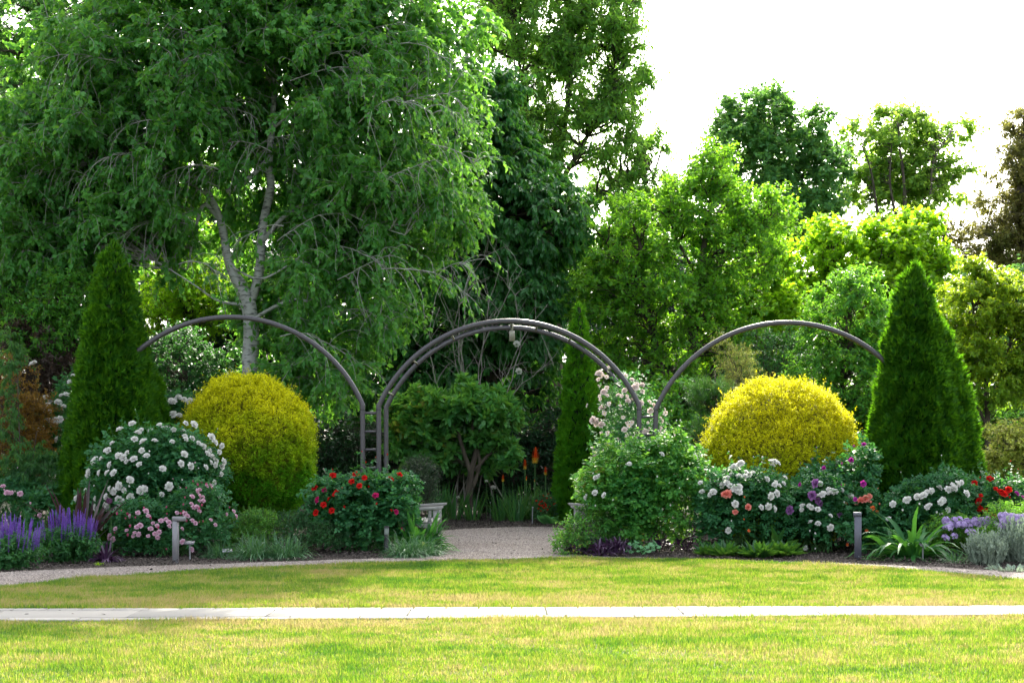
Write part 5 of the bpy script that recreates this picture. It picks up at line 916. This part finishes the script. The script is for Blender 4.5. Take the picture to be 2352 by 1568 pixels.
for i in range(26):
    q = P(1250+rng.normal()*11, 1156+rng.normal()*10, 27.3); inst(BL['red'][0], 'blossom', t, q, (-.7, 0, U(0, 6)), .42)
rosette('broad_cabbage_plant', 'broad grey green leaves at the foot of the narrow conifer', 1262, 0, 22, .24, .17, 'caladium', (.1, 1.1), ROUND, 0, .08, 27.2)
mound('small_leaf_shrub', 'small yellow green shrub between the two violet salvias', 77, 1290, [(77, 1262, 34, 32, 18.9, .25)], 560, .022, .014, 'rosely', 18.9, seed=7, twl=.09)
# purple groundcover
t = thing('purple_groundcover', 'dark purple leaved spreading plant beneath the green rose bush', 'plant', G(1380, 1277)); mb = MB()
for i in range(60):
    x = U(1318, 1440) if i < 48 else U(1440, 1600); yb = U(1262, 1278) if i < 48 else U(1255, 1270); p = G(x, yb); straps(mb, p+np.array([0, 0, U(.0, .12)]), 13, .2, .032, (.1, 1.3), .8, .07, 4)
mb.link('foliage', M['purplel'], t)
# silver plants
def upright(name, label, x, yb, blobs, n, mt, D, h, LL, LW, group, seed):
    t = thing(name, label, 'plant', GX(x, D), group); mb = MB(); cs = [ell(b) for b in blobs]
    for c, R in cs:
        m_ = n//len(cs); a = U(0, 6.283, m_); r = np.sqrt(U(0, 1, m_)); o = np.c_[c[0]+R[0]*r*np.cos(a)*.8, c[1]+R[1]*r*np.sin(a), np.zeros(m_)]; top = (c[2]+R[2])*(1-.45*r**2)*U(.75, 1.05, m_)
        pts = grow(o, np.c_[np.cos(a)*r*.35, np.sin(a)*r*.35, np.ones(m_)], top, 5, -.02, .07); tubes(mb, pts, .004, .002, 4, 0); leaf_on(mb, pts, 26, LL, LW, LONG, -.5, .5, .05, 1, nup=.2)
    mb.link('foliage', M[mt], t); return t
SG = 'silver leaved plants at the right end of the bed'
upright('silver_plant', 'silver grey woolly leaved plant left of the pair at the right edge', 2265, 1305, [(2265, 1262, 40, 45, 18.5, .28)], 200, 'silver', 18.5, .5, .055, .018, SG, 1)
upright('silver_plant', 'taller silver grey plant cut by the right edge', 2335, 1305, [(2340, 1238, 36, 62, 18.7, .3)], 200, 'silver', 18.7, .7, .055, .018, SG, 2)
rosette('silver_rosette', 'low silver leaf rosettes on the mulch in front of the tall silver plants', 2330, 1311, 150, .08, .03, 'silver', (.1, 1.3), OVAL, 0, .32)
# salvia
sp = MB(); limb(sp, [[0, 0, -.02, .003], [0, 0, .1, .003], [0, 0, .21, .0015]], 5, 4, 0)
for j in range(15):
    z = j*.0138; r = .0125*(1-.55*(j/15)**1.5)
    for i in range(6):
        a = 2*math.pi*i/6+j*.5; leaves(sp, np.array([[0, 0, z]]), np.array([[math.cos(a), math.sin(a), .5]]), np.array([[0, 0, 1.]])+rng.normal(size=(1, 3))*.3, r*1.35, .010, KITE, 0)
spike = sp.mesh('flower_spike', M['salvia'])
def salvia(label, x, yb, rx, ytop, n, D, seed):
    t = thing('salvia', label, 'plant', GX(x, D), 'violet salvias at the left end of the bed'); s = D/F; c = GX(x, D); Rx = rx*s; H = CH+(HY-ytop)*s; mb = MB()
    a = U(0, 6.283, n); r = np.sqrt(U(0, 1, n)); o = c+np.c_[np.cos(a)*r*.1, np.sin(a)*r*.1, np.zeros(n)]; tip = c+np.c_[np.cos(a)*r*Rx, np.sin(a)*r*.32, (H-.22)*(1-.42*r**2)*U(.82, 1.05, n)]
    uu = np.linspace(0, 1, 6)[None, :, None]; mid = o*.3+tip*.7-np.array([0, 0, .1]); pts = o[:, None]*(1-uu)**2+2*mid[:, None]*uu*(1-uu)+tip[:, None]*uu**2; tubes(mb, pts, .003, .002, 3, 1)
    leaf_on(mb, pts, 12, .055, .018, LONG, .0, .8, .1, .95)
    k = 700; b = [(x, yb-42, rx*.95, 34, D, .34)]; cc, d, _, _ = in_blobs(b, k, .8, 3, .1, seed, -1); cc[:, 2] = np.maximum(cc[:, 2], .03); ps = grow(cc, d+np.array([0, 0, .5]), .1, 2, 0, .1); leaf_on(mb, ps, 7, .055, .02, LONG, .1)
    mb.link('foliage', [M['shrubd'], M['stem']], t)
    for i in range(n): inst(spike, 'flower_spike', t, tip[i], ((o-tip)[i][1]*-.0+U(-.12, .12), float(np.clip((tip[i]-c)[0]*.5, -.4, .4))+U(-.08, .08), 0), (1.1, 1.1, U(.9, 1.35)))
salvia('violet salvia with tall flower spikes cut by the left edge', 18, 1312, 72, 1178, 100, 17.9, 3)
salvia('violet salvia with flower spikes in front of the bronze flax', 158, 1292, 62, 1165, 92, 18.8, 4)
# phlox
ph = MB()
for i in range(22):
    d = nrm(rng.normal(size=3)+np.array([0, -.3, .8])); c = d*.032
    up = nrm(np.cross(d, [0.1, .3, 1.])); sd2 = np.cross(d, up)
    for k in range(5):
        a = 2*math.pi*k/5; leaves(ph, c[None]*.98, (np.cos(a)*up+np.sin(a)*sd2+d*.15)[None], d[None], .014, .013, KITE, 0)
phx = ph.mesh('flower_cluster', M['lilac'])
def phlox(label, x, D, blobs, spots, seed):
    t = mound('phlox', label, x, 0, blobs, 420, .045, .013, 'shrub', D, LONG, 'plant', 'lilac phlox at the right end', .6, .14, 9, -.6, seed)
    for (a, b) in spots:
        q = surf(blobs, a, b); q = P(a, b, q[1]-.22); inst(phx, 'flower_cluster', t, q, (U(-.3, .3), U(-.3, .3), U(0, 6)), U(1.2, 1.6))
phlox('lilac phlox beside the big strap leaved plant', 2190, 19.8, [(2190, 1232, 62, 38, 19.8, .3)], cpos([(745+rng.integers(340), 1062+rng.integers(45)) for _ in range(54)]+[(750, 1170), (765, 1180), (810, 1165), (780, 1120), (900, 1140), (930, 1145)], *C5), 8)
phlox('lilac phlox behind the tall silver plant at the right edge', 2320, 19.3, [(2320, 1215, 60, 50, 19.3, .3)], cpos([(1105+rng.integers(150), 1035+rng.integers(75)) for _ in range(38)], *C5), 9)
# alliums
am = MB(); dd = rdir(260); leaves(am, dd*.004, dd, rdir(260), .036, .0012, KITE, 0); ee = dd*.036
for k in range(4): leaves(am, ee, nrm(dd*.5+rdir(260)), rdir(260), .008, .004, KITE, 0)
allium = am.mesh('flower_head', M['allium'])
for x, yt, xb, yb, lb in [(251, 1150, 259, 1282, 'dusky allium head on tall stem in front of the white roses'), (1598, 1172, 1611, 1262, 'dusky allium with leaning stem at the right of the green rose bush'), (1656, 1156, 1672, 1262, 'dusky allium with leaning stem before the white roses at right'), (2348, 1156, 2350, 1270, 'dusky allium at the right edge above the phlox')]:
    b = G(xb, yb); q = P(x, yt, b[1]); t = thing('allium', lb, 'flower', b, 'alliums with bare stems'); mb = MB(); limb(mb, [[*b, .006], [*(b*.5+q*.5+[.008, 0, 0]), .005], [*q, .004]], 8, 6); mb.link('stem', M['stem'], t); inst(allium, 'flower_head', t, q, (0, 0, 0), 1.05)
# ---------------------------------------------------------------- magnolia, bare branches, willow leaved and pine
D = 28.8
mt_ = [trunk_from(1078, D, [(1080, 1100, .06), (1100, 1010, .05), (1108, 940, .035), (1100, 880, .02)], .07), topo([(1082, 1090, .045), (1060, 1020, .04), (1040, 950, .03), (1010, 900, .02)], D), topo([(1090, 1080, .04), (1140, 1020, .03), (1170, 960, .02)], D), topo([(1086, 1120, .04), (1102, 1060, .035), (1085, 980, .03), (1120, 920, .02)], D)]
tree('magnolia_shrub', 'multi stemmed shrub of large glossy leaves seen through the central arch', 'shrub', GX(1078, D), mt_, [(1085, 940, 70, 38, D, .6), (1000, 955, 60, 50, D, .6), (1150, 970, 40, 50, D, .5), (930, 985, 45, 70, D+.3, .5), (1160, 1040, 34, 42, D, .4), (955, 1040, 50, 42, D, .5), (1070, 905, 30, 18, D, .3), (1110, 1010, 45, 36, D+.3, .4), (1030, 1030, 55, 50, D+.3, .5), (1090, 1060, 60, 35, D+.5, .4)],
     185, 7, .24, 12, .19, .08, M['magnolia'], M['bark'], tpl=OVAL, grav=-.02, shell=.7, upw=.7, lfrac=.2, limbr=.006, twr=.005, seed=60, side=.7, droop=-.1, nup=.5)
bn = thing('bare_shrub', 'leafless grey branches fanning up behind the crown of the central arch', 'shrub', GX(1110, 29.7)); D = 29.7
mb = MB(); rr = []
for x0, y0, x1, y1 in [(1060, 960, 985, 640), (1060, 950, 1040, 600), (1080, 940, 1075, 620), (1090, 940, 1110, 590), (1100, 930, 1150, 600), (1110, 950, 1200, 620), (1120, 960, 1255, 700), (1130, 960, 1180, 680), (1050, 960, 1010, 700), (1140, 960, 1270, 830)]:
    a = P(x0, y0, D); b = P(x1, y1, D+U(-.4, .4)); n = 8; uu = np.linspace(0, 1, n)[:, None]; s = a*(1-uu)+b*uu+np.array([rng.normal()*.25, 0, 0])*np.sin(uu*3.14)+rng.normal(size=(n, 3))*.028; s[0] = a
    rr.append(s)
for s in rr:
    m_ = MB(); base_ = GX(1085, D)+rng.normal(size=3)*[.35, .2, 0]; limb(m_, [[*base_, .015]]+[[*q, .0125*(1-.75*i/8)] for i, q in enumerate(s)], 26, 6, 0, 0, .006)
    o = s[rng.integers(2, 8, 9)]; pts = grow(o, rdir(9)*[1, .6, .4]+[0, 0, 1], U(.3, .9, 9), 5, -.02, .18); tubes(m_, pts, .006, .002, 4, 0); o2 = pts[:, 2]; p2 = grow(o2, rdir(9)+[0, 0, .8], U(.2, .5, 9), 4, 0, .2); tubes(m_, p2, .004, .0015, 3, 0); m_.link('branch', M['greybark'], bn, True)
for x, y in ((1187, 790), (1192, 853), (1010+48, 885)): inst(BL['white'][1], 'blossom', bn, P(x, y, 29.4), (-1, .3, 0), 1.35)
tree('willow_leaf_shrub', 'feathery shrub with narrow drooping leaves at the left edge', 'shrub', GX(50, 21.6), [trunk_from(52, 21.6, [(50, 1130, .012), (45, 1000, .01), (40, 880, .004)], .016), topo([(52, 1180, .012), (70, 1080, .01), (85, 990, .004)], 21.6)],
     [(5, 960, 30, 90, 21.6, .3), (70, 1070, 55, 55, 21.6, .4), (20, 1100, 60, 60, 21.6, .4), (85, 1110, 70, 40, 21.6, .4), (15, 820, 25, 60, 21.6, .25)], 120, 6, .22, 16, .085, .011, M['iris'], M['bark'], grav=.15, limbr=.005, twr=.002, seed=61, droop=1.1, tpl=LONG)
tree('young_pine', 'young pine with long needles left of the golden dome', 'tree', GX(1640, 24), [trunk_from(1640, 24, [(1642, 1050, .03), (1645, 950, .02), (1642, 850, .008)], .04)],
     [(1642, 900, 32, 45, 24, .35), (1640, 960, 42, 45, 24, .4), (1635, 1020, 50, 50, 24, .4)], 42, 6, .3, 60, .13, .006, M['strap'], M['bark'], grav=-.05, limbr=.01, twr=.005, seed=62, droop=-.3, side=.6, upw=.8)
tree('feathery_shrub', 'wispy pale tan green shrub behind the right arch post', 'shrub', GX(1690, 25.5), [trunk_from(1690, 25.5, [(1690, 1000, .02), (1692, 880, .01)], .03)],
     [(1690, 850, 45, 40, 25.5, .4), (1670, 800, 25, 25, 25.5, .3), (1710, 900, 50, 60, 25.5, .4)], 80, 7, .28, 26, .04, .006, M['peach'], M['bark'], limbr=.006, twr=.0025, seed=63, upw=.8)
tree('dense_green_shrub', 'leafy green shrub behind the climbing rose', 'shrub', GX(1560, 26), [trunk_from(1560, 26, [(1560, 1050, .04), (1560, 900, .02)], .05)],
     [(1560, 950, 70, 70, 26, .7), (1500, 1000, 80, 70, 26, .7), (1600, 1020, 70, 70, 26, .7), (1440, 960, 45, 60, 27, .6)], 220, 7, .32, 14, .08, .05, M['shrub'], M['bark'], limbr=.012, seed=64, tpl=OVAL)
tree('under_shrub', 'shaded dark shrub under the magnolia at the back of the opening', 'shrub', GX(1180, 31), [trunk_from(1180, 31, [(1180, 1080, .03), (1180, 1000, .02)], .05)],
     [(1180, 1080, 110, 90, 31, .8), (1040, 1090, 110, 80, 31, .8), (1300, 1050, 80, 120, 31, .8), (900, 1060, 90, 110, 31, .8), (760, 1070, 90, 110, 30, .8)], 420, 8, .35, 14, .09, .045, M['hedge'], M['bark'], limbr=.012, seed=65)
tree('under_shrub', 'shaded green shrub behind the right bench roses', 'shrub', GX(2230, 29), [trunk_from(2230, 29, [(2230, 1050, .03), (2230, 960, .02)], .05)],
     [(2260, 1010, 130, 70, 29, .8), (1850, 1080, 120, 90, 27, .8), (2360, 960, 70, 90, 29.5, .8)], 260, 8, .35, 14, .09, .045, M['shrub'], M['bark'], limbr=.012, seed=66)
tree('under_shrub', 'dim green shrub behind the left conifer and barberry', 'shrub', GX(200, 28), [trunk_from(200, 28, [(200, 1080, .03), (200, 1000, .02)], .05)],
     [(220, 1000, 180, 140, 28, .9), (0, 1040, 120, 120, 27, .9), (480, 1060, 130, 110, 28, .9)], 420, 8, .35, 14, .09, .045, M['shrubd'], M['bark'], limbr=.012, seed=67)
print('polys', sum(len(m.polygons) for m in bpy.data.meshes))

pp = np.c_[U(-7, 7, 4000), U(12, 24, 4000)]; pp = pp[inpoly(pp, gpoly) | (np.abs(pp[:, 1]-13) < .5)][:230]; n = len(pp)
mb = MB(); leaves(mb, np.c_[pp, np.full(n, .035)], rdir(n)*[1, 1, .2], nrm(rng.normal(size=(n, 3))*.3+[0, 0, 1]), U(.02, .05, n), U(.012, .03, n), OVAL)
tag(mb.link('leaf_litter', M['chips']), 'scattered dry fallen leaves on the gravel and the stone walk', None, None, 'stuff')
print('polys', sum(len(m.polygons) for m in bpy.data.meshes))
